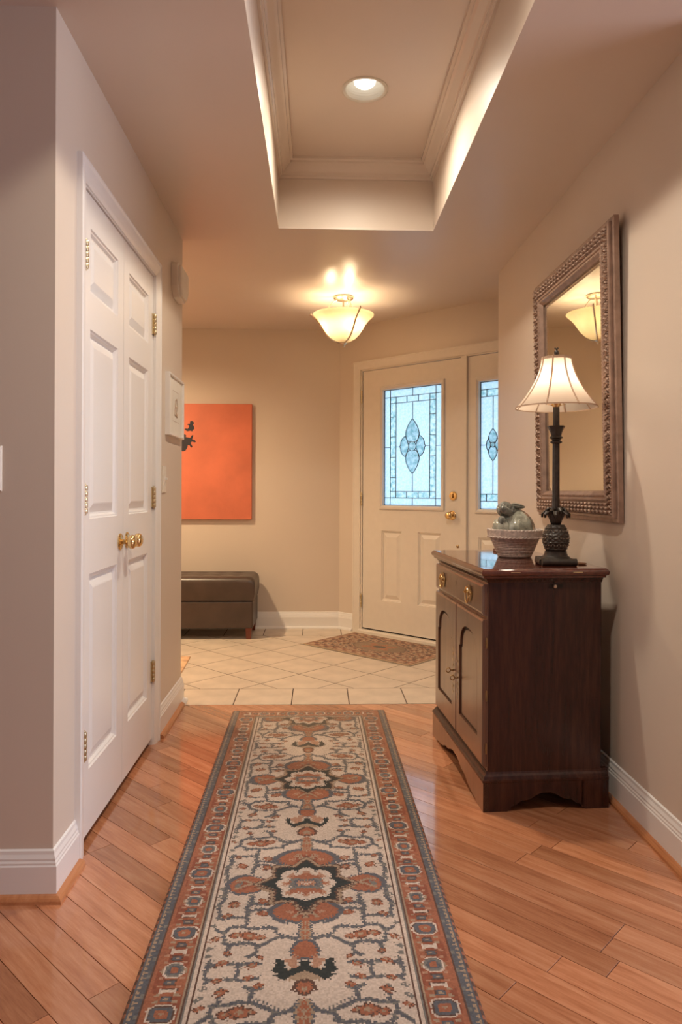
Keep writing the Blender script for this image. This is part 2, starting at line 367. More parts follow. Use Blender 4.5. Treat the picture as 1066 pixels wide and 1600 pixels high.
m.box(TX0 - .05, TX1 + .05, TY0 - .05, TY1 + .05, TZ + .16, TZ + .2)
struct('ceiling_tray_top', m, M['ceil'], 'flat raised centre of the ceiling tray', recalc=False)
crown = [(0, 0), (.011, 0), (.013, .010), (.020, .013), (.021, .026), (.028, .030), (.050, .052), (.060, .058), (.061, .067), (.072, .072), (.072, .085), (0, .085)]
struct('trim_1', MB().sweep([(TX0, TY0, TZ - .085), (TX0, TY1, TZ - .085), (TX1, TY1, TZ - .085), (TX1, TY0, TZ - .085)], crown, (0, 0, 1), closed=True), M['crown'],
       'stepped crown molding running round the ceiling tray')

# ---- floors
fl = struct('floor', MB().box(-4.0, 4.6, -3.6, YT, -0.05, -0.006), M['oakbase'], 'diagonal oak strip floor of the hall')
PW = 0.0778; n45 = Vector((1, 1)) / math.sqrt(2); t45 = Vector((1, -1)) / math.sqrt(2)
def in_view_floor(x, y):
    if not (-2.1 < x < 2.3 and 0.55 < y < YT): return False
    return (XL - .08 < x < XR + .08) or y < YS + .08
shared = {}
k0, k1 = -20, 62
for k in range(k0, k1):
    off = 0.7667 + k * PW - 0.0002
    s = -5.6 + random.random() * 1.3
    while s < 4.2:
        ln = random.uniform(0.55, 1.35); a, b = s, s + ln; s = b
        quad = [n45 * (off + PW * e) + t45 * q for q, e in ((a + .0009, .010), (b - .0009, .010), (b - .0009, .990), (a + .0009, .990))]
        quad = [(p.x, p.y) for p in quad]; full = abs(area(quad))
        if area(quad) < 0: quad = quad[::-1]
        poly = quad
        for ca in ((1, 0, 2.4), (-1, 0, 2.3), (0, 1, YT - .002), (0, -1, -0.5)): poly = clip(poly, *ca) if len(poly) > 2 else poly
        if len(poly) < 3 or abs(area(poly)) < 0.0003: continue
        smp = [n45 * (off + PW * e) + t45 * (a + ln * q / 8) for q in range(9) for e in (0, .5, 1)] + [Vector(p) * .98 + Vector((sum(r[0] for r in poly), sum(r[1] for r in poly))) * (.02 / len(poly)) for p in poly]
        if not any(in_view_floor(p.x, p.y) for p in smp): continue
        c = n45 * (off + PW / 2) + t45 * ((a + b) / 2)
        loc = [(Vector(p) - c) for p in poly]; loc = [(p.dot(t45), p.dot(n45)) for p in loc]
        if area(loc) < 0: loc = loc[::-1]
        o = MB().prism(loc, -0.012, 0.0, 0.0003).build('plank', M['oak'], fl, recalc=False)
        o.location = (c.x, c.y, 0); o.rotation_euler = (0, 0, -PI / 4)
# remaining floor of the rear room, too far behind the camera to tell boards apart
MB().box(-4.0, 4.6, -3.6, 0.5, -0.012, -0.0005).build('board_field', M['oak'], fl)
MB().box(-4.0, -2.3, 0.5, Y0, -0.012, -0.0005).build('board_field', M['oak'], fl)
MB().box(2.4, 4.6, 0.5, YS, -0.012, -0.0005).build('board_field', M['oak'], fl)

ft = struct('floor_foyer', MB().box(-2.3, 2.0, YT, YB + 1.2, -0.05, -0.0010), M['grout'], 'beige ceramic tile floor of the foyer')
G = 0.0030
def room_clip(poly):
    for ca in ((-1, 0, 2.3), (1, 0, 2.0), (0, 1, YB), (-NW.x, -NW.y, -(NW.x * COR.x + NW.y * COR.y) - 0.0)):
        if len(poly) < 3: return poly
        poly = clip(poly, *ca)
    return poly
def put_tile(poly):
    poly = room_clip(poly)
    if len(poly) < 3 or abs(area(poly)) < 0.0012: return
    cx = sum(p[0] for p in poly) / len(poly); cy = sum(p[1] for p in poly) / len(poly)
    if cy < YR and cx > XR + .1: return
    q = [(p[0] - cx, p[1] - cy) for p in poly]
    if area(q) < 0: q = q[::-1]
    o = MB().prism(q, -0.012, 0.0 + random.uniform(-.0002, .0003), 0.0003).build('tile', M['tile'], ft, recalc=False); o.location = (cx, cy, 0)
P1, YD0, YD1 = 0.3045, 4.058, 5.548
for i in range(-6, 6):
    x = -0.136 + i * P1
    put_tile([(x + G, YT + .004), (x + P1 - G, YT + .004), (x + P1 - G, YD0 - G), (x + G, YD0 - G)])
    xb = -0.118 + i * P1
    put_tile([(xb + G, YD1 + G), (xb + P1 - G, YD1 + G), (xb + P1 - G, YB), (xb + G, YB)])
D = 0.4335; h_ = D / 2 - G * 1.4
for i in range(-14, 14):
    for j in range(-4, 9):
        if (i + j) % 2: continue
        cx, cy = -0.113 + i * D / 2, 4.379 + j * D / 2
        cy0 = cy + D / 2
        poly = [(cx, cy0 - h_), (cx + h_, cy0), (cx, cy0 + h_), (cx - h_, cy0)]
        for ca in ((0, -1, -(YD0 + G)), (0, 1, YD1 - G)): poly = clip(poly, *ca) if len(poly) > 2 else poly
        if len(poly) > 2: put_tile(poly)

# ---- baseboards
BB = [(0, 0), (.015, 0), (.015, .092), (.0125, .096), (.0125, .101), (.010, .106), (.010, .112), (.006, .122), (.005, .131), (0, .135)]
SH = [(.015, 0), (.034, 0), (.033, .008), (.029, .014), (.023, .018), (.015, .0195)]
def base(name, path, label, shoes):
    o = struct(name, MB().sweep([(*p, 0) for p in path], BB, (0, 0, 1)), M['white'], label)
    for pth, mt in shoes: MB().sweep([(*p, 0) for p in pth], SH, (0, 0, 1)).build('shoe_molding', M[mt], o)
base('baseboard_left', [(-3.99, Y0), (XL, Y0), (XL, 2.156)], 'white baseboard wrapping the near corner left of the closet', [([(-3.99, Y0), (XL, Y0), (XL, 2.156)], 'shoe')])
base('baseboard_left_end', [(XL, 3.246), (XL, Y1), (-2.29, Y1)], 'white baseboard between closet and tile floor',
     [([(XL, 3.246), (XL, YT - .005)], 'shoe'), ([(XL, YT - .005), (XL, Y1), (-2.29, Y1)], 'white')])
ce = COR + DR * 0.158
base('baseboard_back', [(-2.29, YB), (COR.x, COR.y), (ce.x, ce.y)], 'white baseboard along the foyer end wall',
     [([(-2.29, YB), (COR.x, COR.y), (ce.x, ce.y)], 'white')])
base('baseboard_right', [(1.78, YR), (XR, YR), (XR, YS)], 'white baseboard along the mirror wall', [([(XR, YT), (XR, YS)], 'shoe'), ([(1.78, YR), (XR, YR), (XR, YT)], 'white')])

# ---- casings
CAS = [(0, 0), (-.066, 0), (-.066, .017), (-.058, .019), (-.050, .015), (-.030, .013), (-.012, .010), (-.006, .008), (0, .006)]
m = MB().sweep([(0, 0, 0), (0, 0, OPT), (OP1 - OP0, 0, OPT), (OP1 - OP0, 0, 0)], CAS, (0, -1, 0))
m.xform(Matrix.Translation((XL, OP0, 0)) @ Matrix.Rotation(PI / 2, 4, 'Z'))
o = struct('trim_2', m, M['white'], 'white molded casing round the closet doors')
m = MB(); m.box(XL - T, XL, OP0, OP0 + .004, 0, OPT); m.box(XL - T, XL, OP1 - .004, OP1, 0, OPT); m.box(XL - T, XL, OP0, OP1, OPT - .004, OPT); m.build('jamb', M['white'], o)
m = MB().sweep([(.225, 0, 0), (.225, 0, 2.085), (1.605, 0, 2.085), (1.605, 0, 0)], CAS, (0, -1, 0)).xform(wall_frame())
o = struct('trim_3', m, M['door'], 'cream casing round the entry door and sidelight')
m = MB(); m.box(.225, .237, 0.004, .13, 0, 2.085); m.box(1.164, 1.210, -.004, .13, 0, 2.078); m.box(1.593, 1.605, 0.004, .13, 0, 2.085); m.box(.225, 1.605, 0.004, .13, 2.075, 2.085)
m.xform(wall_frame()).build('jamb', M['door'], o)
MB().prism([(.225, -.035), (1.605, -.035), (1.605, .14), (.225, .14)], -.002, .026, .008).xform(wall_frame()).build('threshold', M['door'], o)

# ------------------------------------------------------------------ doors
PANEL = [(0, 0), (.003, .005), (.008, .006), (.014, .014), (.020, .015), (.046, .005), (.050, .004)]
def hinge(parent, x, y, z, h=.089, side=-1):
    m = MB()
    for k in range(5): m.lathe([(.007, k * h / 5 + .0008), (.0078, k * h / 5 + .002), (.0078, (k + 1) * h / 5 - .002), (.007, (k + 1) * h / 5 - .0008)], 10, (x, y - .007, z - h / 2))
    m.lathe([(0, -.006), (.004, -.004), (.0045, 0)], 10, (x, y - .006, z - h / 2)); m.lathe([(.0045, 0), (.004, .004), (0, .006)], 10, (x, y - .006, z + h / 2))
    m.box(min(x, x - side * .018), max(x, x - side * .018), y - .0025, y + .002, z - h / 2, z + h / 2)
    m.build('hinge', M['hinge'], parent, smooth=True)
def rot_y(mb, x, y, z): return mb.xform(Matrix.Translation((x, y, z)) @ Matrix.Rotation(PI / 2, 4, 'X'))
KNOB = [(.010, 0), (.010, .022), (.012, .026), (.020, .031), (.0265, .040), (.028, .048), (.025, .057), (.016, .063), (.006, .065), (0, .065)]
def knob(parent, x, y, z, sc=1.0):
    ro = rot_y(MB().lathe([(.033 * sc, 0), (.033 * sc, .003), (.030 * sc, .006), (.018 * sc, .008), (.012 * sc, .012), (0, .012)], 28), x, y, z).build('knob_rosette', M['brass'], parent, smooth=True)
    rot_y(MB().lathe([(r * sc, q * sc) for r, q in KNOB], 28), x, y, z).build('knob', M['brass'], parent, smooth=True)
def leaf(name, y0, y1, panels, label, hx, kx, side):
    W_ = y1 - y0
    d = thing(name, (XL, y0, 0), PI / 2, label, None, kind='structure')
    pk = [(a - y0, b - y0, c, e) for a, b, c, e in panels]
    MB().slab(0, W_, .028, 2.055, .006, .041, pockets=pk).build('door_slab', M['white'], d)
    for a, b, c, e in pk: MB().loops(a, b, c, e, [(i, .006 + y) for i, y in PANEL]).build('panel', M['white'], d)
    for z in (1.845, 1.088, .325): hinge(d, hx - y0, .004, z, side=side)
    knob(d, kx - y0, .006, .928, .94)
    return d
leaf('door_1', 2.226, 2.696, [(2.305, 2.620, zz0, zz1) for zz0, zz1 in ((.228, .85), (1.025, 1.63), (1.745, 1.952))], 'nearer white panelled closet door leaf with brass knob', 2.234, 2.655, -1)
leaf('door_2', 2.699, 3.168, [(2.774, 3.084, zz0, zz1) for zz0, zz1 in ((.228, .85), (1.025, 1.63), (1.745, 1.952))], 'farther white panelled closet door leaf beside the small framed picture', 3.164, 2.748, 1)
MB().box(XL - .6, XL - T - .3, OP0 - .1, OP1 + .1, 0, CH).build('closet_interior', M['darkgap'], bpy.data.objects['wall_left'])  # near-black slab standing in for the darkness behind the closet doors

# leaded glass: rectangular panes plus petals; local xz, y = glass plane
def petal(pts, n=10):
    """smooth closed outline through the quadratic pieces given as (p0, ctrl, p1)"""
    out = []
    for p0, c, p1 in pts:
        for i in range(n):
            t = i / n; out.append(((1 - t) ** 2 * p0[0] + 2 * t * (1 - t) * c[0] + t * t * p1[0], (1 - t) ** 2 * p0[1] + 2 * t * (1 - t) * c[1] + t * t * p1[1]))
    return out
def flat_pane(parent, poly, y, mat, th=.004):
    n = len(poly); cx = sum(p[0] for p in poly) / n; cz = sum(p[1] for p in poly) / n
    vs_ = [(p[0], y, p[1]) for p in poly]
    MB().add(vs_, [tuple(range(n))]).build('pane', mat, parent, recalc=False)
def came_line(m, p, q, y, w=.0042):
    a = Vector((p[0], y, p[1])); b = Vector((q[0], y, q[1])); d = (b - a).normalized(); u = Vector((-d.z, 0, d.x)) * w / 2; f = Vector((0, -.0035, 0))
    m.add([a + u - f, a - u - f, b - u - f, b + u - f, a + u * .7 + f, a - u * .7 + f, b - u * .7 + f, b + u * .7 + f], [(0, 1, 2, 3), (4, 7, 6, 5), (0, 4, 5, 1), (1, 5, 6, 2), (2, 6, 7, 3), (3, 7, 4, 0)])
def leaded(parent, x0, x1, z0, z1, y, side=False):
    g = MB().loops(x0 - .002, x1 + .002, z0 - .002, z1 + .002, [(0, y + .012), (0, y - .004), (.006, y - .004), (.006, y + .012)], fill=False).build('glass_insert', M['lead'], parent)
    W_, H_ = x1 - x0, z1 - z0; cam_ = MB(); X = lambda f: x0 + f * W_; Z = lambda f: z0 + f * H_
    def pane(a, b, c, d, mt): flat_pane(g, [(a, c), (b, c), (b, d), (a, d)], y, M[mt])
    def line(a, c, b, d): came_line(cam_, (a, c), (b, d), y)
    cx, cz = (x0 + x1) / 2, Z(.503)
    if not side:
        v = [0, .107, .208, .792, .893, 1]; h = [0, .065, .12, .88, .933, 1]
        pane(X(0), X(v[1]), Z(0), Z(.5), 'glass_a'); pane(X(0), X(v[1]), Z(.5), Z(h[4]), 'glass_a'); pane(X(v[4]), X(1), Z(0), Z(.5), 'glass_a'); pane(X(v[4]), X(1), Z(.5), Z(h[4]), 'glass_a')
        pane(X(0), X(v[1]), Z(h[4]), Z(1), 'glass_a'); pane(X(v[4]), X(1), Z(h[4]), Z(1), 'glass_a')
        for a, b in ((h[0], h[1]), (h[4], h[5])): pane(X(v[1]), cx, Z(a), Z(b), 'glass_a'); pane(cx, X(v[4]), Z(a), Z(b), 'glass_a')
        th3 = [v[2], .40, .60, v[3]]
        for a, b in ((h[1], h[2]), (h[3], h[4])):
            pane(X(v[1]), X(v[2]), Z(a), Z(b), 'glass_b'); pane(X(v[3]), X(v[4]), Z(a), Z(b), 'glass_b')
            for p, q in zip(th3, th3[1:]): pane(X(p), X(q), Z(a), Z(b), 'glass_b' if a < .5 else 'glass_a')
        sd = [h[2], .24, .415, .59, .762, h[3]]
        for a, b in ((v[1], v[2]), (v[3], v[4])):
            for p, q in zip(sd, sd[1:]): pane(X(a), X(b), Z(p), Z(q), 'glass_b')
        pane(X(v[2]), X(v[3]), Z(h[2]), Z(h[3]), 'glass_a')
        for f in (v[1], v[4]): line(X(f), Z(0), X(f), Z(1))
        for f in (v[2], v[3]): line(X(f), Z(h[1]), X(f), Z(h[4]))
        for f in (h[1], h[4]): line(X(0), Z(f), X(1), Z(f))
        for f in (h[2], h[3]): line(X(v[1]), Z(f), X(v[4]), Z(f))
        for f in sd[1:-1]: line(X(v[1]), Z(f), X(v[2]), Z(f)); line(X(v[3]), Z(f), X(v[4]), Z(f))
        for f in (.40, .60): line(X(f), Z(h[1]), X(f), Z(h[2])); line(X(f), Z(h[3]), X(f), Z(h[4]))
        line(cx, Z(0), cx, Z(h[1])); line(cx, Z(h[4]), cx, Z(1)); line(X(0), Z(.5), X(v[1]), Z(.5)); line(X(v[4]), Z(.5), X(1), Z(.5))
        top, rw, sw, sh, rc_ = .208, .068, .128, .082, .036
        line(cx, cz + top, cx, Z(h[3])); line(cx, Z(h[2]), cx, cz - top); line(X(v[2]), cz, cx - sw, cz); line(cx + sw, cz, X(v[3]), cz)
    else:
        h = [0, .062, .118, .882, .938, 1]; v = [.14, .86]
        pane(X(0), X(1), Z(0), Z(h[1]), 'glass_a'); pane(X(0), X(1), Z(h[4]), Z(1), 'glass_a')
        for a, b in ((h[1], h[2]), (h[3], h[4])):
            for p, q in zip([0, .25, .75, 1], [.25, .75, 1, 0][:3]): pane(X(p), X(q), Z(a), Z(b), 'glass_b')
            for p in (.25, .75): line(X(p), Z(a), X(p), Z(b))
            for f in (a, b): line(X(0), Z(f), X(1), Z(f))
        pane(X(0), cx, Z(h[2]), Z(h[3]), 'glass_a'); pane(cx, X(1), Z(h[2]), Z(h[3]), 'glass_a')
        top, rw, sw, sh, rc_ = .112, .036, .056, .046, .017
        line(cx, cz + top, cx, Z(h[3])); line(cx, Z(h[2]), cx, cz - top); line(X(0), cz, cx - sw, cz); line(cx + sw, cz, X(1), cz)
    shapes = []
    for s in (1, -1):
        b = (cx, cz + s * rc_ * .7); t_ = (cx, cz + s * top)
        shapes.append(petal([(b, (cx - rw * 1.0, cz + s * rc_ * .9), (cx - rw * .93, cz + s * top * .48)), ((cx - rw * .93, cz + s * top * .48), (cx - rw * .75, cz + s * top * .76), t_),
                             (t_, (cx + rw * .75, cz + s * top * .76), (cx + rw * .93, cz + s * top * .48)), ((cx + rw * .93, cz + s * top * .48), (cx + rw * 1.0, cz + s * rc_ * .9), b)]))
    for s in (1, -1):
        p0 = (cx + s * rc_ * .8, cz); tip = (cx + s * sw, cz); u = (cx + s * rw * .9, cz + sh); l = (cx + s * rw * .9, cz - sh)
        shapes.append(petal([(p0, (cx + s * rw * .75, cz + sh * .55), u), (u, (cx + s * sw * .86, cz + sh * .72), (cx + s * sw * .87, cz + sh * .18)), ((cx + s * sw * .87, cz + sh * .18), (cx + s * sw * .9, cz), tip),
                             (tip, (cx + s * sw * .9, cz), (cx + s * sw * .87, cz - sh * .18)), ((cx + s * sw * .87, cz - sh * .18), (cx + s * sw * .86, cz - sh * .72), l), (l, (cx + s * rw * .75, cz - sh * .55), p0)]))
    def outside(p):
        d = math.hypot(p[0] - cx, p[1] - cz); k = rc_ / d if 1e-6 < d < rc_ else 1
        return (cx + (p[0] - cx) * k, cz + (p[1] - cz) * k)
    shapes = [[outside(p) for p in q] for q in shapes]
    circ = [(cx + rc_ * math.cos(2 * PI * i / 28), cz + rc_ * math.sin(2 * PI * i / 28)) for i in range(28)]
    for k, p in enumerate(shapes[2:] + shapes[:2] + [circ]):
        yy = y - .002 - .0012 * (k > 1) - .0012 * (k > 3)
        flat_pane(g, p, yy, M['glass_b'])
        for i in range(len(p)): came_line(cam_, p[i], p[(i + 1) % len(p)], y - .003 - .001 * (k > 3), .0036)
    cam_.build('lead_came', M['lead'], g)

GLM = [(0, -.002), (.004, -.014), (.014, -.016), (.022, -.010), (.030, -.008), (.034, .004), (.034, .016)]
ep = COR + DR * .239
d3 = thing('door_3', ep, -A, 'cream entry door with leaded oval-petal glass and brass knob', None, kind='structure')
gx = (.208, .747, 1.012, 1.905); pk = [(.192, .388, .268, .815), (.542, .748, .268, .815)]
Yf = .014
MB().slab(.002, .922, .036, 2.072, Yf, Yf + .042, pockets=pk, through=[(gx[0] - .030, gx[1] + .030, gx[2] - .030, gx[3] + .030)]).build('door_slab', M['door'], d3)
for p in pk: MB().loops(*p, [(i, Yf + y) for i, y in PANEL]).build('panel', M['door'], d3)
MB().loops(gx[0] - .034, gx[1] + .034, gx[2] - .034, gx[3] + .034, [(i, Yf + y) for i, y in GLM], fill=False).build('glass_molding', M['door'], d3)
leaded(d3, *gx, Yf + .016)
for z in (1.87, 1.06, .25): hinge(d3, -.006, Yf - .004, z, h=.1, side=1)
knob(d3, .845, Yf, .948, 1.0)
db = rot_y(MB().lathe([(.033, 0), (.033, .004), (.029, .010), (.020, .012), (0, .012)], 28), .853, Yf, 1.088).build('deadbolt', M['brass'], d3, smooth=True)
MB().box(.846, .860, Yf - .030, Yf - .010, 1.072, 1.104).build('thumb_turn', M['brass'], db, bevel=.004)
rot_y(MB().lathe([(.011, 0), (.011, .004), (.007, .008), (0, .009)], 16), .893, Yf, .728).build('security_latch', M['oldbrass'], d3, smooth=True)
MB().box(0, .924, Yf + .002, Yf + .04, .026, .036).build('sweep', M['darkgap'], d3)  # no real part: dark strip painted as the shaded gap under the door
sp = COR + DR * 1.211
w1 = thing('window_1', sp, -A, 'narrow leaded glass sidelight beside the entry door', None, kind='structure')
sgx = (.094, .292, .998, 1.885); spk = [(.088, .298, .268, .80)]
MB().slab(0, .381, .026, 2.072, Yf, Yf + .042, pockets=spk, through=[(sgx[0] - .026, sgx[1] + .026, sgx[2] - .026, sgx[3] + .026)]).build('sidelight_frame', M['door'], w1)
for p in spk: MB().loops(*p, [(i, Yf + y) for i, y in PANEL]).build('panel', M['door'], w1)
MB().loops(sgx[0] - .030, sgx[1] + .030, sgx[2] - .030, sgx[3] + .030, [(i * .88, Yf + y) for i, y in GLM], fill=False).build('glass_molding', M['door'], w1)
leaded(w1, *sgx, Yf + .016, side=True)

# ------------------------------------------------------------------ cabinet
ca = R(3.3); CB = Vector((0.782, 2.897, 0)); CRZ = ca - PI / 2
cab = thing('sideboard_cabinet', CB, CRZ, 'dark cherry wood server cabinet with drawer and two arched doors', 'cabinet')
bx0, bx1, by0, by1 = -.365, .395, -.205, .205
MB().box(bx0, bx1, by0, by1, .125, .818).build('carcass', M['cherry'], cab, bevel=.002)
MB().box(bx0 + .003, bx1 - .003, by0 - .004, by0, .135, .812).build('face_frame', M['cherry_lit'], cab)
# plinth boards with scalloped aprons
def apron(x0, x1, z1, amp, mirror=True):
    """outline of a bracket-foot board in xz, from x0 to x1"""
    L_ = x1 - x0; c = (x0 + x1) / 2; pts = [(x0, 0)]
    half = [(-.5 * L_ + .085 * min(1, L_ / .45), 0.0), (-.5 * L_ + .10 * min(1, L_ / .45), .008), (-.30 * L_, .013), (-.24 * L_, .022), (-.20 * L_, .036), (-.13 * L_, .040), (-.09 * L_, .052), (-.04 * L_, .062)]
    pts += [(c + p, q * amp) for p, q in half] + [(c - p, q * amp) for p, q in reversed(half)] + [(x1, 0)]
    return pts + [(x1, z1), (x0, z1)]
px0, px1, py0, py1 = -.398, .410, -.2275, .2275
def board(poly, th, mat4, name):
    MB().prism(poly, 0, th).xform(mat4).build(name, M['cherry_lit'] if name == 'front_apron' else M['cherry'], cab)
def strip_prism(poly):   # split the concave outline in columns so that the faces stay clean
    m = MB(); low = [p for p in poly[:-2]]; z1 = poly[-1][1]
    return low, z1
def apron_mesh(x0, x1, z1, amp, th):
    low, zt_ = strip_prism(apron(x0, x1, z1, amp)); m = MB()
    for (a, za), (b, zb) in zip(low, low[1:]):
        if b - a < 1e-5: continue
        m.add([(a, 0, za), (b, 0, zb), (b, 0, zt_), (a, 0, zt_), (a, th, za), (b, th, zb), (b, th, zt_), (a, th, zt_)], [(0, 1, 2, 3), (7, 6, 5, 4), (0, 4, 5, 1), (3, 2, 6, 7)])
    a, b = low[0], low[-1]
    m.add([(a[0], 0, a[1]), (a[0], th, a[1]), (a[0], th, zt_), (a[0], 0, zt_)], [(0, 1, 2, 3)]); m.add([(b[0], 0, b[1]), (b[0], th, b[1]), (b[0], th, zt_), (b[0], 0, zt_)], [(3, 2, 1, 0)])
    return m
apron_mesh(px0, px1, .108, 1.0, .02).xform(Matrix.Translation((0, py0, 0))).build('front_apron', M['cherry_lit'], cab, recalc=False)
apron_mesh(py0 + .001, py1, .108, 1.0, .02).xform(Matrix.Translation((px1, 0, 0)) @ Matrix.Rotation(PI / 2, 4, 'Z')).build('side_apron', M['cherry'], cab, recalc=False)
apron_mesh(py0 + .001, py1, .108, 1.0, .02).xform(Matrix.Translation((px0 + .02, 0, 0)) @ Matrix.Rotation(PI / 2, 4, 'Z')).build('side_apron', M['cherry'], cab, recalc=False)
mold = [(-.03, .100), (.0, .100), (.002, .104), (.002, .110), (-.003, .113), (-.006, .121), (-.012, .128), (-.016, .136), (-.03, .137)]
MB().sweep([(px0, py1, 0), (px0, py0, 0), (px1, py0, 0), (px1, py1, 0)], [(-u if False else u, v) for u, v in mold], (0, 0, 1)).build('base_molding', M['cherry'], cab)
MB().box(px0 + .02, px1 - .02, py0 + .02, py1, .09, .125).build('bottom_board', M['darkgap'], cab)
# top, two hinged leaves with molded edge
tx0, tx1, ty0, ty1 = -.392, .424, -.238, .222
edge = [(0, .815), (-.016, .815), (-.014, .820), (-.004, .826), (0, .832), (0, .840), (-.004, .845), (-.006, .849)]
def top_leaf(x0, x1, name):
    m = MB(); prof = [(-.020, .8145), (-.010, .8155), (-.009, .822), (-.002, .826), (0, .832), (0, .838), (-.003, .843), (-.007, .846), (-.009, .849)]
    n = len(prof); vs_ = []
    l = tx0 if x0 <= tx0 + .001 else None; r = tx1 if x1 >= tx1 - .001 else None
    for u, z in prof:
        a = x0 - u if l is not None else x0; b = x1 + u if r is not None else x1
        vs_ += [(a, ty0 - u, z), (b, ty0 - u, z), (b, ty1 + u, z), (a, ty1 + u, z)]
    fs = [(0, 1, 2, 3), tuple(range((n - 1) * 4, n * 4))]
    for k in range(n - 1):
        for i in range(4): j = (i + 1) % 4; fs.append((k * 4 + i, k * 4 + j, k * 4 + 4 + j, k * 4 + 4 + i))
    return m.add(vs_, fs).build(name, M['cherrytop'], cab)
top_leaf(tx0, .0595, 'top_leaf'); tl = top_leaf(.0605, tx1, 'top_leaf')
for y in (-.118, .106): MB().box(tx1 - .006, tx1 + .0012, y - .017, y + .017, .8345, .8375).build('leaf_hinge', M['hinge'], tl)
MB().sweep([(bx0, by1, 0), (bx0, by0, 0), (bx1, by0, 0), (bx1, by1, 0)], [(-.004, .796), (.004, .798), (.006, .803), (.014, .8145), (-.004, .8145)], (0, 0, 1)).build('cornice', M['cherry'], cab)
# drawer with two pierced bail pulls and a keyhole
yf = by0 - .004
dr = MB().loops(bx0 + .008, bx1 - .006, .682, .792, [(0, yf), (0, yf - .010), (.004, yf - .014), (.010, yf - .016)]).build('drawer', M['cherry_lit'], cab)
def pull(parent, x, z, y):
    m = MB()
    plate = [(0.0, .030), (.006, .022), (.014, .024), (.020, .014), (.030, .012), (.034, 0), (.028, -.010), (.018, -.016), (.012, -.024), (.004, -.022), (0, -.030)]
    plate = [(a * 1.25, b * 1.3) for a, b in plate + [(-a, b) for a, b in reversed(plate[1:-1])]]
    m.add([(x + a, y - .0025, z + b) for a, b in plate] + [(x, y - .003, z)], [(i, (i + 1) % len(plate), len(plate)) for i in range(len(plate))])
    p = m.build('pull_plate', M['oldbrass'], parent)
    b = MB(); b.tube([(x + .030 * math.cos(t), y - .012 - .003 * math.cos(t), z - .006 + .030 * math.sin(t)) for t in [i * PI / 12 for i in range(25)]], .0026, 8)
    for s in (-1, 1): rot_y(MB(), 0, 0, 0); b.tube([(x + s * .024, y, z + .003), (x + s * .024, y - .016, z + .003)], [.005, .004], 10)
    b.build('bail', M['brass'], p, smooth=True)
    r = MB()
    for k in range(8): a = k * PI / 4; r.tube([(x + .012 * math.cos(a), y - .003, z + .012 * math.sin(a)), (x + .012 * math.cos(a), y - .0055, z + .012 * math.sin(a))], [.0042, .0015], 6)
    r.build('rosette_bead', M['brass'], p)
for x in (-.205, .215): pull(dr, x, .736, yf - .016)
MB().add([(.012 + .004 * math.cos(i * PI / 6), yf - .0168, .752 + .005 * math.sin(i * PI / 6)) for i in range(12)] + [(.009, yf - .0168, .738), (.015, yf - .0168, .738), (.0135, yf - .0168, .749), (.0105, yf - .0168, .749)], [tuple(range(12)), (12, 13, 14, 15)]).build('keyhole', M['darkgap'], dr, recalc=False)
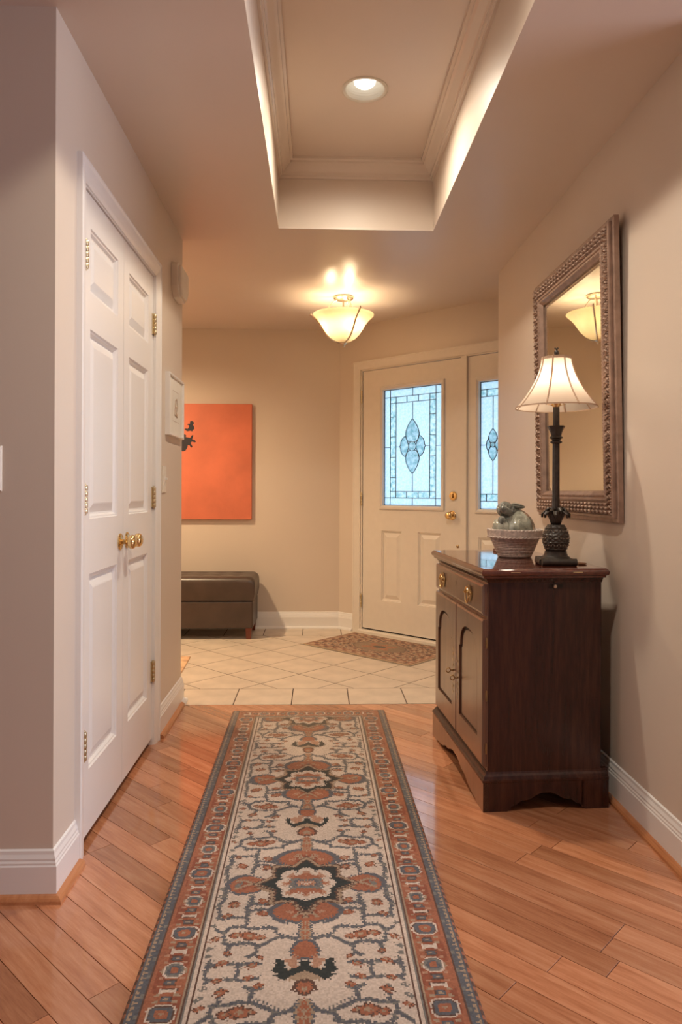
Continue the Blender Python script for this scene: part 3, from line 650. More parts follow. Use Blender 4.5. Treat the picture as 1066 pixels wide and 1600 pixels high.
# arched doors
def arch_pts(x0, x1, z0, zs, zt_, n=9):
    c = (x0 + x1) / 2; hw = (x1 - x0) / 2; pts = [(x0, z0), (x1, z0), (x1, zs)]
    inner = [(hw * .90, zs + .004)]
    for i in range(n + 1):
        a = i / n * PI / 2; inner.append((hw * .90 * math.cos(a) ** .8, zs + .004 + (zt_ - zs - .004) * math.sin(a) ** .9))
    pts += [(c + p, q) for p, q in inner] + [(c - p, q) for p, q in reversed(inner[:-1])] + [(x0, zs)]
    return pts
def cab_door(x0, x1, ax0, ax1, hinge_x, kx, kz):
    y0 = yf; yd = yf - .016; z0, z1 = .150, .668
    out = arch_pts(ax0, ax1, .238, .512, .603)
    n = len(out); cx, cz = (ax0 + ax1) / 2, .42
    # front sheet: bridge from the arch outline to the door rectangle
    def proj_rect(p):
        dx, dz = p[0] - cx, p[1] - cz; k = 1e9
        if dx > 1e-9: k = min(k, (x1 - .008 - cx) / dx)
        if dx < -1e-9: k = min(k, (x0 + .008 - cx) / dx)
        if dz > 1e-9: k = min(k, (z1 - .008 - cz) / dz)
        if dz < -1e-9: k = min(k, (z0 + .008 - cz) / dz)
        return (cx + dx * k, cz + dz * k)
    extra = []
    for i in range(n):     # subdivide, so the bridge follows the rectangle corners
        p, q = out[i], out[(i + 1) % n]
        st = max(1, int(math.hypot(q[0] - p[0], q[1] - p[1]) / .02))
        extra += [(p[0] + (q[0] - p[0]) * k / st, p[1] + (q[1] - p[1]) * k / st) for k in range(st)]
    corners = [(x0 + .008, z0 + .008), (x1 - .008, z0 + .008), (x1 - .008, z1 - .008), (x0 + .008, z1 - .008)]
    rim = [proj_rect(p) for p in extra]
    for c in corners:
        k = min(range(len(rim)), key=lambda i: (rim[i][0] - c[0]) ** 2 + (rim[i][1] - c[1]) ** 2); rim[k] = c
    m = MB(); nn = len(extra)
    m.add([(p[0], yd, p[1]) for p in rim] + [(p[0], yd, p[1]) for p in extra] + [(p[0], yd + .010, p[1]) for p in extra],
          [(i, (i + 1) % nn, nn + (i + 1) % nn, nn + i) for i in range(nn)] + [(nn + i, nn + (i + 1) % nn, 2 * nn + (i + 1) % nn, 2 * nn + i) for i in range(nn)])
    m.loops(x0, x1, z0, z1, [(0, y0), (0, yd + .006), (.003, yd + .002), (.008, yd)], fill=False)
    d = m.build('cabinet_door', M['cherry_lit'], cab)
    MB().add([(p[0], yd + .010, p[1]) for p in out], [tuple(range(n))]).build('panel_groove', M['darkgap'], d, recalc=False)
    ins = [(cx + (p[0] - cx) * (1 - .016 / ((ax1 - ax0) / 2)), cz + (p[1] - cz) * .955 - .001) for p in out]
    ins2 = [(cx + (p[0] - cx) * (1 - .021 / ((ax1 - ax0) / 2)), cz + (p[1] - cz) * .94 - .001) for p in out]
    MB().add([(p[0], yd + .0095, p[1]) for p in ins] + [(p[0], yd + .0055, p[1]) for p in ins2], [(i, (i + 1) % n, n + (i + 1) % n, n + i) for i in range(n)] + [tuple(range(n, 2 * n))]).build('raised_panel', M['cherry_lit'], d, recalc=False)
    # tall pierced brass lock plate with a key
    e = MB()
    for k in range(9): zz = kz - .088 + k * .022; e.add([(kx, yd - .0015, zz - .009), (kx + .006 + .002 * (k % 2), yd - .0015, zz), (kx, yd - .0015, zz + .009), (kx - .006 - .002 * (k % 2), yd - .0015, zz)], [(0, 1, 2, 3)])
    pl = e.build('escutcheon', M['oldbrass'], d, recalc=False)
    kk = MB().tube([(kx, yd, kz), (kx, yd - .012, kz)], [.004, .0028], 8)
    kk.tube([(kx, yd - .021 - .009 * math.cos(t), kz + .009 * math.sin(t)) for t in [i * PI / 10 for i in range(21)]], .0021, 6)
    kk.build('key', M['oldbrass'], pl, smooth=True)
    for zz in (.585, .40, .215):
        MB().lathe([(0, -.020), (.003, -.018), (.0035, 0), (.003, .018), (0, .020)], 8, (hinge_x, yf - .003, zz)).build('door_hinge', M['oldbrass'], d, smooth=True)
cab_door(bx0 + .006, .0135, -.303, -.056, bx0 + .004, -.026, .388)
cab_door(.0165, bx1 - .005, .066, .322, bx1 - .002, .043, .375)
# pull-out support peg on the end panel
sx = bx1
pg = MB().box(sx, sx + .0015, .012, .062, .776, .792).build('support_slide', M['darkgap'], cab)
MB().lathe([(.003, 0), (.003, .006), (.0065, .010), (.006, .015), (0, .017)], 14).xform(Matrix.Translation((sx, .030, .785)) @ Matrix.Rotation(PI / 2, 4, 'Y')).build('slide_knob', M['nickel'], pg, smooth=True)
CT = .849
def on_cab(x, y, z=CT): return CB + Matrix.Rotation(CRZ, 3, 'Z') @ Vector((x, y, 0)) + Vector((0, 0, z))

# ------------------------------------------------------------------ table lamp
LP = Vector((0.879, 2.618, CT))
lp = thing('table_lamp', LP, R(-4), 'lit pineapple table lamp with cream bell shade on the cabinet', 'lamp')
m = MB().box(-.050, .050, -.042, .042, .006, .026)
m.build('foot', M['bronze'], lp, bevel=.004)
for s in (-1, 1):
    pts = [(-.062, s * .050, .0135), (.062, s * .050, .0135)]
    MB().tube(pts, .0135, 16).build('scroll', M['bronze'], lp, smooth=True)
    MB().tube([(s * .058, -.036, .0125), (s * .058, .036, .0125)], .0115, 16).build('scroll', M['bronze'], lp, smooth=True)
MB().lathe([(.052, .024), (.050, .030), (.043, .034), (.039, .046), (.040, .050), (.0, .050)], 28).build('plinth', M['bronze'], lp, smooth=True)
def pine(r, z, a): return r
prof = []
H0, H1 = .046, .148
for k in range(34):
    t = k / 33; z = H0 + (H1 - H0) * t; r = .0475 * (math.sin(PI * (.20 + .62 * t)) ** .75)
    prof.append((r, z))
def pinefn(r, z, a):
    u = (z - H0) / (H1 - H0) * 7; v = a / (2 * PI) * 14
    d = abs(((u + v) % 1) - .5) + abs(((u - v) % 1) - .5)
    return r * (1 - .035 + .075 * (1 - d)) + (.0022 if abs(((z - H0) / (H1 - H0) * 4) % 1 - .5) < .07 else 0)
MB().lathe(prof, 84, fn=pinefn).build('pineapple_body', M['bronze'], lp, smooth=False)
for t in (.26, .52, .78):
    z = H0 + (H1 - H0) * t; r = .0475 * (math.sin(PI * (.20 + .62 * t)) ** .75) + .0022; m = MB()
    for k in range(26):
        a = 2 * PI * k / 26; m.tube([((r - .002) * math.cos(a), (r - .002) * math.sin(a), z), ((r + .0022) * math.cos(a), (r + .0022) * math.sin(a), z)], [.0028, .0012], 6)
    m.build('bead_band', M['oldbead'], lp)
for ring, (n, r1, zt_, ln) in enumerate([(7, .045, .190, 1.0), (7, .032, .203, .8)]):
    for k in range(n):
        a = 2 * PI * (k + .5 * ring) / n; m = MB(); vs_ = []
        pr = [(.012, .142, .012), (.020, .165, .014), (.030, .186, .013), (r1 - .004, zt_ + .006, .011), (r1 + .004, zt_ - .004, .007), (r1 + .003, zt_ - .016, .001)]
        for r, z, hw in pr:
            c, s = math.cos(a), math.sin(a)
            for q, dr_ in ((-hw, -.002), (0, .003), (hw, -.002)): vs_.append(((r + dr_) * c - q * s, (r + dr_) * s + q * c, z))
        m.add(vs_, [(i * 3 + j, i * 3 + j + 1, i * 3 + 4 + j, i * 3 + 3 + j) for i in range(len(pr) - 1) for j in range(2)])
        o = m.build('crown_leaf', M['bronze'], lp, smooth=True, recalc=False); sm = o.modifiers.new('thick', 'SOLIDIFY'); sm.thickness = .0025
MB().lathe([(.0135, .140), (.013, .30), (.0125, .455), (0, .455)], 18, fn=lambda r, z, a: r * (1 + .04 * math.cos(9 * a))).build('stem', M['bronze'], lp, smooth=True)
MB().lathe([(.012, .446), (.021, .450), (.021, .455), (.015, .458), (.016, .463), (.024, .467), (.024, .471), (.018, .475), (.020, .485), (.024, .500), (.030, .512), (.024, .512), (0, .490)], 30,
           fn=lambda r, z, a: r * (1 + (.12 * max(0, math.cos(7 * a)) if z > .495 else 0))).build('cup', M['bronze'], lp, smooth=True)
MB().lathe([(.0125, .490), (.0115, .585), (0, .585)], 16).build('upper_stem', M['bronze'], lp, smooth=True)
so = MB().lathe([(.010, .580), (.017, .590), (.018, .612), (.014, .622), (0, .622)], 20).build('socket', M['brass'], lp, smooth=True)
MB().lathe([(.012, .620), (.018, .635), (.028, .660), (.029, .680), (.020, .700), (0, .706)], 20).build('bulb', M['lampbulb'], so, smooth=True)
hp = []
for i in range(25):
    t = i / 24 * 2 - 1; ang_ = t * PI * .5
    hp.append((.045 * math.sin(ang_ * 1.0) if abs(t) < 1 else .045 * t, 0, .765 - .175 * (abs(t) ** 3.0)))
MB().tube([(.012, 0, .588), (.034, 0, .592)] + [(.042 * math.cos(t) , 0, .68 + .085 * math.sin(t)) for t in [(-70 + 10 * i) * PI / 180 for i in range(33)]][:33] + [(-.034, 0, .592), (-.012, 0, .588)], .0018, 6).build('harp', M['brass'], so, smooth=True)
SB, ST = .578, .766
sp_ = []
for k in range(17):
    t = k / 16; sp_.append((.147 - (.147 - .053) * (1 - (1 - t) ** 1.75), SB + (ST - SB) * t))
sh = MB().lathe(sp_, 64, cap=False).build('shade', M['shade'], lp, smooth=True, recalc=False)
for k in range(8):
    a = 2 * PI * k / 8 + .30
    MB().tube([((r + .0006) * math.cos(a), (r + .0006) * math.sin(a), z) for r, z in sp_], .0030, 6).build('shade_seam', M['shadetrim'], sh)
for r, z, hh in ((sp_[0][0], SB, .005), (sp_[-1][0], ST, .010)):
    q = -1 if z == ST else 1
    MB().lathe([(r + .0012, z), (r + .0012 - (.0 if q < 0 else .003), z + q * hh), (r + .0004, z + q * hh), (r - .0012, z), (r + .0012, z)], 64, cap=False).build('shade_binding', M['shadetrim'], sh, smooth=True)
fi = MB().tube([(-.053, 0, ST - .004), (.053, 0, ST - .004)], .0014, 6).tube([(0, -.053, ST - .004), (0, .053, ST - .004)], .0014, 6).build('spider', M['brass'], sh)
fm = MB().lathe([(.010, .766), (.011, .770), (.007, .774), (.009, .780), (.0085, .788), (.003, .794), (0, .795)], 16)
for k in range(5): a = 2 * PI * k / 5; fm.tube([(0, 0, .792), (.006 * math.cos(a), .006 * math.sin(a), .799), (.009 * math.cos(a), .009 * math.sin(a), .802)], [.0025, .0018, .0006], 6)
fm.build('finial', M['bronze'], lp, smooth=True)
MB().tube([(.055, .02, .004), (.075, .024, .0035), (.098, .026, .0035), (.112, .020, .0035), (.113, .008, .0035), (.10, -.002, .0035), (.082, -.004, .0035)], .003, 8).build('lamp_cord', M['cord'], lp, smooth=True)

# ------------------------------------------------------------------ basket with ceramic gourd, wooden block
BK = Vector((0.811, 2.926, CT))
bk = thing('wicker_basket', BK, 0, 'whitewashed coiled wicker basket on the cabinet top', 'basket')
def coil(r, z, a):
    return r + .0016 * math.cos(2 * PI * z / .0068) + .0009 * math.sin(64 * a + 900 * z)
prof = [(.0, .0)] + [(.066 + .036 * (k / 30), .002 + .083 * k / 30) for k in range(31)]
MB().lathe(prof, 128, fn=lambda r, z, a: coil(r, z, a) if r > 0 else 0, cap=False).build('woven_body', M['wicker'], bk, smooth=True)
MB().lathe([(.100, .083), (.107, .086), (.111, .112), (.106, .1135), (.100, .110), (.095, .084), (.07, .03), (0, .012)], 128, fn=lambda r, z, a: r + (.0022 * abs(math.sin(26 * a + (z - .083) * 60)) if r > .1 else 0), cap=False).build('rim_band', M['wicker'], bk, smooth=True)
for zz, rr, ph in ((.084, .1075, 0), (.1125, .1085, 1)):
    for q in (0, PI):
        n = 150; MB().tube([((rr + .0024 * math.cos(22 * t + q)) * math.cos(t), (rr + .0024 * math.cos(22 * t + q)) * math.sin(t), zz + .0024 * math.sin(22 * t + q)) for t in [2 * PI * i / n for i in range(n + 1)]], .0024, 6).build('braid', M['wicker'], bk, smooth=True)
gd = thing('ceramic_gourd', BK + Vector((0, 0, .024)), 0, 'glossy grey-green glazed ceramic gourd with leaves nestled in the basket', 'ornament')
gb = [(0, 0), (.035, .004), (.062, .022), (.074, .048), (.078, .075), (.076, .100), (.068, .124), (.054, .145), (.038, .160), (.024, .170), (.014, .177), (0, .180)]
def gfn(r, z, a): return r * (1 + .045 * math.cos(7 * a) * (1 if r > .02 else 0) + .012 * math.sin(23 * a + 60 * z))
MB().lathe(gb, 84, fn=gfn).xform(Matrix.Translation((.014, 0, .004)) @ Matrix.Rotation(R(-7), 4, 'Y')).build('gourd_body', M['glaze'], gd, smooth=True)
MB().lathe([(0, 0), (.028, .004), (.042, .028), (.040, .060), (.026, .085), (0, .095)], 48, fn=lambda r, z, a: r * (1 + .06 * math.cos(6 * a))).xform(Matrix.Translation((-.046, -.022, .050)) @ Matrix.Rotation(R(-12), 4, 'Y')).build('side_gourd', M['glaze'], gd, smooth=True)
def gleaf(c, r, rot, mat='glazedark'):
    m = MB(); n1, n2 = 26, 18; vs_ = []
    for i in range(n1 + 1):
        for k in range(n2):
            u, v = PI * i / n1, 2 * PI * k / n2; t = -math.cos(u); rad = math.sin(u) * (1 - .25 * t)
            p = Vector((t, rad * math.cos(v), rad * math.sin(v))); crease = 1 - .30 * math.exp(-(p.z / .16) ** 2) * (p.y < 0) - .05 * math.cos(18 * t + 8 * abs(p.z))
            vs_.append(Vector((p.x * r[0], p.y * r[1] * crease, p.z * r[2])))
    m.add(vs_, [(i * n2 + k, i * n2 + (k + 1) % n2, (i + 1) * n2 + (k + 1) % n2, (i + 1) * n2 + k) for i in range(n1) for k in range(n2)])
    m.xform(Matrix.Translation(c) @ Matrix.Rotation(R(rot[2]), 4, 'Z') @ Matrix.Rotation(R(rot[1]), 4, 'Y') @ Matrix.Rotation(R(rot[0]), 4, 'X')).build('leaf', M[mat], gd, smooth=True)
gleaf((-.034, -.034, .172), (.044, .018, .028), (-25, 28, 8))
gleaf((.006, -.022, .186), (.030, .014, .012), (-15, 8, -6))
gleaf((-.056, -.010, .168), (.030, .020, .026), (0, 40, 60))
gleaf((-.062, -.044, .118), (.030, .014, .017), (-10, 78, 0))
blk = MB().box(-.03, .03, -.02, .02, 0, .013).build('wooden_block', M['blockwood'], bevel=.002)
blk.location = on_cab(-.30, .06); blk.rotation_euler = (0, 0, R(5)); tag(blk, 'small brown wooden block behind the wicker basket', 'block')

# ------------------------------------------------------------------ wall mirror (leans a little into the room)
mr = thing('wall_mirror', (1.083, 2.957, 1.008), -PI / 2, 'large wall mirror in carved bronze frame hung above the cabinet', 'mirror')
mr.rotation_euler = (R(1.25), 0, -PI / 2)
MW, MH = .918, 1.092; hx = MW / 2
def ring_sweep(ins, prof, name, mat, smooth=False):
    a = ins; pth = [(-hx + a, 0, a), (-hx + a, 0, MH - a), (hx - a, 0, MH - a), (hx - a, 0, a)]
    return MB().sweep(pth, prof, (0, -1, 0), closed=True).build(name, mat, mr, smooth=smooth)
ring_sweep(0, [(0, 0.0), (0, .018), (.003, .020), (.020, .020), (.020, 0)], 'back_frame', M['frame'])
ring_sweep(.016, [(0, .018), (0, .030), (.003, .033), (.010, .034), (.012, .032), (.016, .029), (.030, .031), (.044, .031), (.056, .028), (.060, .030), (.064, .031), (.064, .018)], 'cove_frame', M['frame'])
ring_sweep(.078, [(0, .018), (0, .031), (.003, .034), (.008, .034), (.011, .029), (.014, .029), (.017, .031), (.022, .031), (.030, .022), (.036, .017), (.036, .010), (.0, .010)], 'sight_frame', M['frame'])
cv = MB()
def bump(c, ax, rx, ry, hgt, tilt):
    c = Vector(c); t = Vector((math.cos(tilt), 0, math.sin(tilt))); s = Vector((-t.z, 0, t.x)); n = 8; vs_ = [c + Vector((0, -hgt, 0)) + t * rx * .15]
    for i in range(n): a = 2 * PI * i / n; vs_.append(c + t * rx * .62 * math.cos(a) + s * ry * .62 * math.sin(a) + Vector((0, -hgt * .72, 0)))
    for i in range(n): a = 2 * PI * i / n; vs_.append(c + t * rx * math.cos(a) + s * ry * math.sin(a))
    cv.add(vs_, [(0, 1 + i, 1 + (i + 1) % n) for i in range(n)] + [(1 + i, 9 + i, 9 + (i + 1) % n, 1 + (i + 1) % n) for i in range(n)])
def along(inset, step, fn):
    x0, x1, z0, z1 = -hx + inset, hx - inset, inset, MH - inset
    nx = int((x1 - x0) / step); nz = int((z1 - z0) / step)
    for i in range(nx + 1): x = x0 + (x1 - x0) * i / nx; fn(x, z0, 0, i); fn(x, z1, 0, i)
    for i in range(1, nz): z = z0 + (z1 - z0) * i / nz; fn(x0, z, PI / 2, i); fn(x1, z, PI / 2, i)
along(.038, .019, lambda x, z, a, i: bump((x, -.029, z), 0, .0125, .0062, .014, a + (R(58) if i % 2 else R(122))))
along(.052, .019, lambda x, z, a, i: bump((x, -.030, z), 0, .0105, .0060, .013, a + (R(125) if i % 2 else R(55))))
along(.066, .019, lambda x, z, a, i: bump((x, -.029, z), 0, .0085, .0055, .011, a + (R(50) if i % 2 else R(130))))
along(.031, .0095, lambda x, z, a, i: bump((x, -.030, z), 0, .0045, .0035, .008, a))
along(.0965, .0125, lambda x, z, a, i: bump((x, -.030, z), 0, .005, .0038, .003, a + R(30)))
cv.build('carved_leafwork', M['framecarve'], mr, smooth=True, recalc=False)['kind'] = 'stuff'
gi = .112
MB().loops(-hx + gi, hx - gi, gi, MH - gi, [(0, -.010), (.024, -.0135)]).build('mirror_glass', M['mirror'], mr, recalc=False)

# ------------------------------------------------------------------ bench, painting
bn = thing('storage_bench', (-1.045, 5.600, 0), 0, 'dark brown leather storage bench with tufted lid under the painting', 'bench')
BW, BD = .56, .205
MB().box(-BW, BW, -BD, BD, .084, .288).build('bench_box', M['leather'], bn, bevel=.012)
# padded lid
m = MB(); nx, ny = 48, 20; vs_ = []
btn = [(-.42 + .14 * i, q) for i in range(7) for q in (-.06, .09)]
def lidz(x, y):
    e = min(1, (BW + .012 - abs(x)) / .05); f = min(1, (BD + .012 - abs(y)) / .05)
    z = .472 - .045 * (1 - math.sqrt(max(0, 1 - (1 - e) ** 2))) - .045 * (1 - math.sqrt(max(0, 1 - (1 - f) ** 2)))
    for bx_, by_ in btn: z -= .016 * math.exp(-((x - bx_) ** 2 + (y - by_) ** 2) / .0012)
    return z
gxs = [-(BW + .012) * math.cos(PI * i / nx) for i in range(nx + 1)]; gys = [-(BD + .012) * math.cos(PI * j / ny) for j in range(ny + 1)]
for j in range(ny + 1):
    for i in range(nx + 1): vs_.append((gxs[i], gys[j], lidz(gxs[i], gys[j])))
fs = [(j * (nx + 1) + i, j * (nx + 1) + i + 1, (j + 1) * (nx + 1) + i + 1, (j + 1) * (nx + 1) + i) for j in range(ny) for i in range(nx)]
rim = [i for i in range(nx + 1)] + [(j + 1) * (nx + 1) - 1 for j in range(1, ny + 1)] + [ny * (nx + 1) + i for i in range(nx - 1, -1, -1)] + [j * (nx + 1) for j in range(ny - 1, 0, -1)]
b0 = len(vs_); vs_ += [(vs_[i][0], vs_[i][1], .345) for i in rim]; b1 = len(vs_); vs_ += [(vs_[i][0] * .985, vs_[i][1] * .96, .294) for i in rim]
k = len(rim)
fs += [(rim[i], rim[(i + 1) % k], b0 + (i + 1) % k, b0 + i) for i in range(k)] + [(b0 + i, b0 + (i + 1) % k, b1 + (i + 1) % k, b1 + i) for i in range(k)] + [tuple(range(b1, b1 + k))]
ld = m.add(vs_, fs).build('lid', M['leather'], bn, smooth=True)
for bx_, by_ in btn: MB().lathe([(.010, 0), (.009, .005), (.005, .008), (0, .009)], 10, (bx_, by_, lidz(bx_, by_) - .002)).build('tuft_button', M['leather'], ld, smooth=True)
for sx_ in (-1, 1):
    for sy_ in (-1, 1):
        c = (sx_ * (BW - .035), sy_ * (BD - .035)); t_ = [(-.024, -.024), (.024, -.024), (.024, .024), (-.024, .024)]
        MB().add([(c[0] + p * .72, c[1] + q * .72, 0) for p, q in t_] + [(c[0] + p, c[1] + q, .086) for p, q in t_], [(3, 2, 1, 0), (4, 5, 6, 7)] + [(i, (i + 1) % 4, 4 + (i + 1) % 4, 4 + i) for i in range(4)]).build('leg', M['redleg'], bn, bevel=.002)
pt = thing('canvas_painting', (-.538, YB - .001, .888), 0, 'large orange canvas with black silhouette blots hung over the bench', 'painting')
MB().box(-1.12, 0, -.034, 0, 0, .935).build('canvas', M['orange'], pt, bevel=.003)
def blot(pts):
    MB().add([(a, -.0348, b) for a, b in pts], [tuple(range(len(pts)))]).build('painted_blot', M['ink'], pt, recalc=False)
def blob_px(lst, sx_=.0052): return lst
def pxs(poly):  # outline in crop pixels of the photo (8 px per picture pixel) turned into metres on the canvas
    out = []
    for a, b in poly:
        px_, py_ = 280 + a / 8, 620 + b / 8
        out.append((-.538 - (392 - px_) * .00518 + .538, .935 - (py_ - 632) * .00521))
    return out
blot(pxs([(125, 318), (150, 312), (172, 325), (174, 345), (160, 356), (172, 375), (182, 410), (165, 420), (152, 442), (130, 432), (95, 440), (75, 430), (58, 415), (72, 404), (95, 412), (110, 390), (112, 366), (90, 360), (104, 346), (124, 348)]))
blot(pxs([(60, 475), (80, 492), (72, 512), (128, 520), (150, 488), (168, 490), (158, 520), (152, 540), (185, 548), (202, 570), (182, 578), (150, 568), (132, 585), (158, 630), (140, 645), (118, 612), (100, 610), (92, 645), (70, 680), (40, 690), (0, 680), (-40, 650), (-70, 600), (-60, 540), (-20, 505), (40, 500)]))
blot(pxs([(-150, 560), (-110, 520), (-90, 470), (-70, 520), (-90, 600), (-60, 700), (-100, 760), (-150, 700), (-190, 640)]))

# ------------------------------------------------------------------ wall things on the closet wall
sm = thing('framed_picture', (XL, 3.575, 1.382), PI / 2, 'small white framed drawing on the wall beyond the closet', 'picture')
pw, ph = .178, .298
MB().sweep([(-pw, 0, 0), (-pw, 0, ph), (pw, 0, ph), (pw, 0, 0)], [(0, 0), (0, .021), (.002, .023), (.010, .022), (.012, .018), (.012, .004), (.002, 0)], (0, -1, 0), closed=True).build('frame', M['white'], sm)
MB().loops(-pw + .01, pw - .01, .01, ph - .01, [(0, -.014)]).build('mat_board', M['paper'], sm, recalc=False)
pr_ = MB(); ax_, az_ = .0, .14
pr_.loops(-.075, .075, .075, .225, [(0, -.0145), (.0022, -.0145)], fill=False)
for (a, b), (c, d) in [((-.03, .11), (-.01, .18)), ((-.01, .18), (.015, .19)), ((.015, .19), (.03, .15)), ((.03, .15), (.01, .12)), ((.01, .12), (.035, .10)), ((-.03, .11), (.035, .10)), ((-.02, .145), (.02, .15))]:
    pr_.tube([(a, -.0148, b), (c, -.0148, d)], .003, 4)
pr_.build('drawing', M['pencil'], sm)
ch = thing('door_chime', (XL, 3.635, 2.075), PI / 2, 'ivory door chime box high on the wall beyond the closet', 'chime box')
def oct_(hw, z0, z1, cb): return [(-hw + cb, z0), (hw - cb, z0), (hw, z0 + cb), (hw, z1 - .012), (hw - .012, z1), (-hw + .012, z1), (-hw, z1 - .012), (-hw, z0 + cb)]
def stack(levels):
    m = MB(); k = len(levels[0][0]); vs_ = [(p[0], y, p[1]) for pl, y in levels for p in pl]
    fs = [tuple(range(k)), tuple(range((len(levels) - 1) * k, len(levels) * k))] + [(l * k + i, l * k + (i + 1) % k, l * k + k + (i + 1) % k, l * k + k + i) for l in range(len(levels) - 1) for i in range(k)]
    return m.add(vs_, fs)
stack([(oct_(.112, 0, .165, .045), 0), (oct_(.112, 0, .165, .045), -.030), (oct_(.108, .003, .162, .044), -.034)]).build('chime_base', M['plastic'], ch, bevel=.002)
stack([(oct_(.100, .010, .155, .042), -.034), (oct_(.100, .010, .155, .042), -.044), (oct_(.090, .018, .147, .038), -.048)]).build('chime_cover', M['plastic'], ch, bevel=.002)
def switch(name, loc, rz, label):
    t = thing(name, loc, rz, label, 'switch')
    MB().loops(-.036, .036, 0, .124, [(0, 0), (0, -.003), (.003, -.006), (.006, -.0065)]).build('switch_plate', M['plastic'], t)
    tg = MB().box(-.006, .006, -.0075, -.006, .048, .076).build('toggle_slot', M['white'], t)
    MB().box(-.0045, .0045, -.018, -.006, .060, .070).build('toggle', M['white'], tg, bevel=.001)
    for z in (.030, .094): rot_y(MB().lathe([(.003, 0), (.003, .001), (0, .0015)], 10), 0, -.0065, z).build('screw', M['white'], t)
switch('light_switch', (XL, 3.366, 1.107), PI / 2, 'light switch below the small framed picture')
switch('light_switch', (-.899, Y0, 1.113), 0, 'light switch cut by the left picture edge on the shaded wall')

# ------------------------------------------------------------------ ceiling lights
PC = Vector((0.167, 4.86, CH))
pl = thing('ceiling_light', PC, 0, 'semi-flush ceiling light with glowing alabaster glass bowl in the foyer', 'light')
MB().lathe([(.064, 0), (.068, -.004), (.068, -.012), (.060, -.020), (.040, -.026), (.016, -.030), (0, -.030)], 40).build('canopy', M['nickel'], pl, smooth=True)
RZ = -.124
MB().lathe([(.0065, -.028), (.0065, -.30), (0, -.30)], 14).build('rod', M['nickel'], pl, smooth=True)
bowl = [(.207, RZ + .002), (.205, RZ - .004), (.196, RZ - .014), (.176, RZ - .032), (.154, RZ - .060), (.134, RZ - .094), (.112, RZ - .128), (.086, RZ - .156), (.055, RZ - .176), (.022, RZ - .187), (0.007, RZ - .189)]
MB().lathe(bowl, 64, cap=False).build('glass_bowl', M['bowl'], pl, smooth=True, recalc=False)
for k in range(3):
    a = R(-62) + k * 2 * PI / 3; c, s = math.cos(a), math.sin(a)
    pr = [(.226, RZ + .004), (.222, RZ - .004), (.213, RZ - .004)] + [(r + .006, z - .002) for r, z in bowl[2:]]
    MB().tube([(r * c, r * s, z) for r, z in pr], [.007, .005] + [.0062] * (len(pr) - 2), 8).build('strap', M['nickel'], pl, smooth=True)
    MB().tube([(.218 * c, .218 * s, RZ - .006), (.222 * c, .222 * s, RZ + .014)], [.007, .004], 8).build('strap_tip', M['nickel'], pl, smooth=True)
    MB().tube([(.045 * c, .045 * s, -.022), (.064 * c, .064 * s, -.030), (.085 * c, .085 * s, -.05), (.105 * c, .105 * s, -.08), (.125 * c, .125 * s, -.115), (.150 * c, .150 * s, RZ - .01), (.196 * c, .196 * s, RZ - .008)], .0045, 8).build('arm', M['nickel'], pl, smooth=True)
    b = MB().lathe([(.012, 0), (.012, .03), (.02, .045), (.024, .06), (.018, .078), (0, .085)], 14).xform(Matrix.Translation((.02 * c, .02 * s, RZ - .115)) @ Matrix.Rotation(a, 4, 'Z') @ Matrix.Rotation(R(62), 4, 'Y')).build('bulb', M['bulb'], pl, smooth=True)
    lamp('ceiling_light_bulb', 'POINT', 4.6, WARM, PC + Vector((.085 * c, .085 * s, RZ - .068)), shadow_soft_size=.025)
MB().lathe([(.018, RZ - .184), (.024, RZ - .190), (.018, RZ - .198), (.010, RZ - .204), (.012, RZ - .210), (.007, RZ - .217), (0, RZ - .219)], 20).build('finial', M['nickel'], pl, smooth=True)

cn = thing('recessed_light', (CANX, CANY, TZ), 0, 'lit recessed downlight in the ceiling tray', 'light')
MB().lathe([(.096, 0), (.096, -.003), (.090, -.006), (.083, -.004), (.080, 0), (.081, .0), (.096, 0)], 48, cap=False).build('trim_ring', M['canwhite'], cn, smooth=True)
prof = [(.081, -.001)]
for k in range(10): prof += [(.081 - .0022 * k, .004 + .010 * k), (.0795 - .0022 * k, .006 + .010 * k), (.0795 - .0022 * k, .012 + .010 * k)]
prof += [(.056, .115), (0, .115)]
MB().lathe(prof, 48, cap=False).build('baffle', M['canwhite'], cn, smooth=True)
MB().lathe([(0, .010), (.030, .014), (.044, .026), (.047, .042), (.036, .075), (.02, .10), (0, .10)], 32).build('bulb', M['canbulb'], cn, smooth=True)
lamp('recessed_bulb', 'SPOT', 74, (1.0, 0.86, 0.68), (CANX, CANY, TZ + .004), spot_size=R(165), spot_blend=.85, shadow_soft_size=.045)
cn3 = thing('recessed_light', (-1.45, 4.75, CH), 0, 'recessed downlight over the foyer, hidden past the closet wall', 'light')
MB().lathe([(.096, 0), (.096, -.003), (.090, -.006), (.083, -.004), (.080, -.001), (.0, -.001)], 48, cap=False).build('trim_ring', M['canwhite'], cn3, smooth=True)
MB().lathe([(0, -.012), (.030, -.009), (.044, -.003), (.047, -.001)], 32, cap=False).build('bulb', M['canbulb'], cn3, smooth=True)
lamp('recessed_bulb', 'SPOT', 185, (1.0, 0.74, 0.45), (-1.45, 4.75, CH - .02), spot_size=R(160), spot_blend=.9, shadow_soft_size=.06)
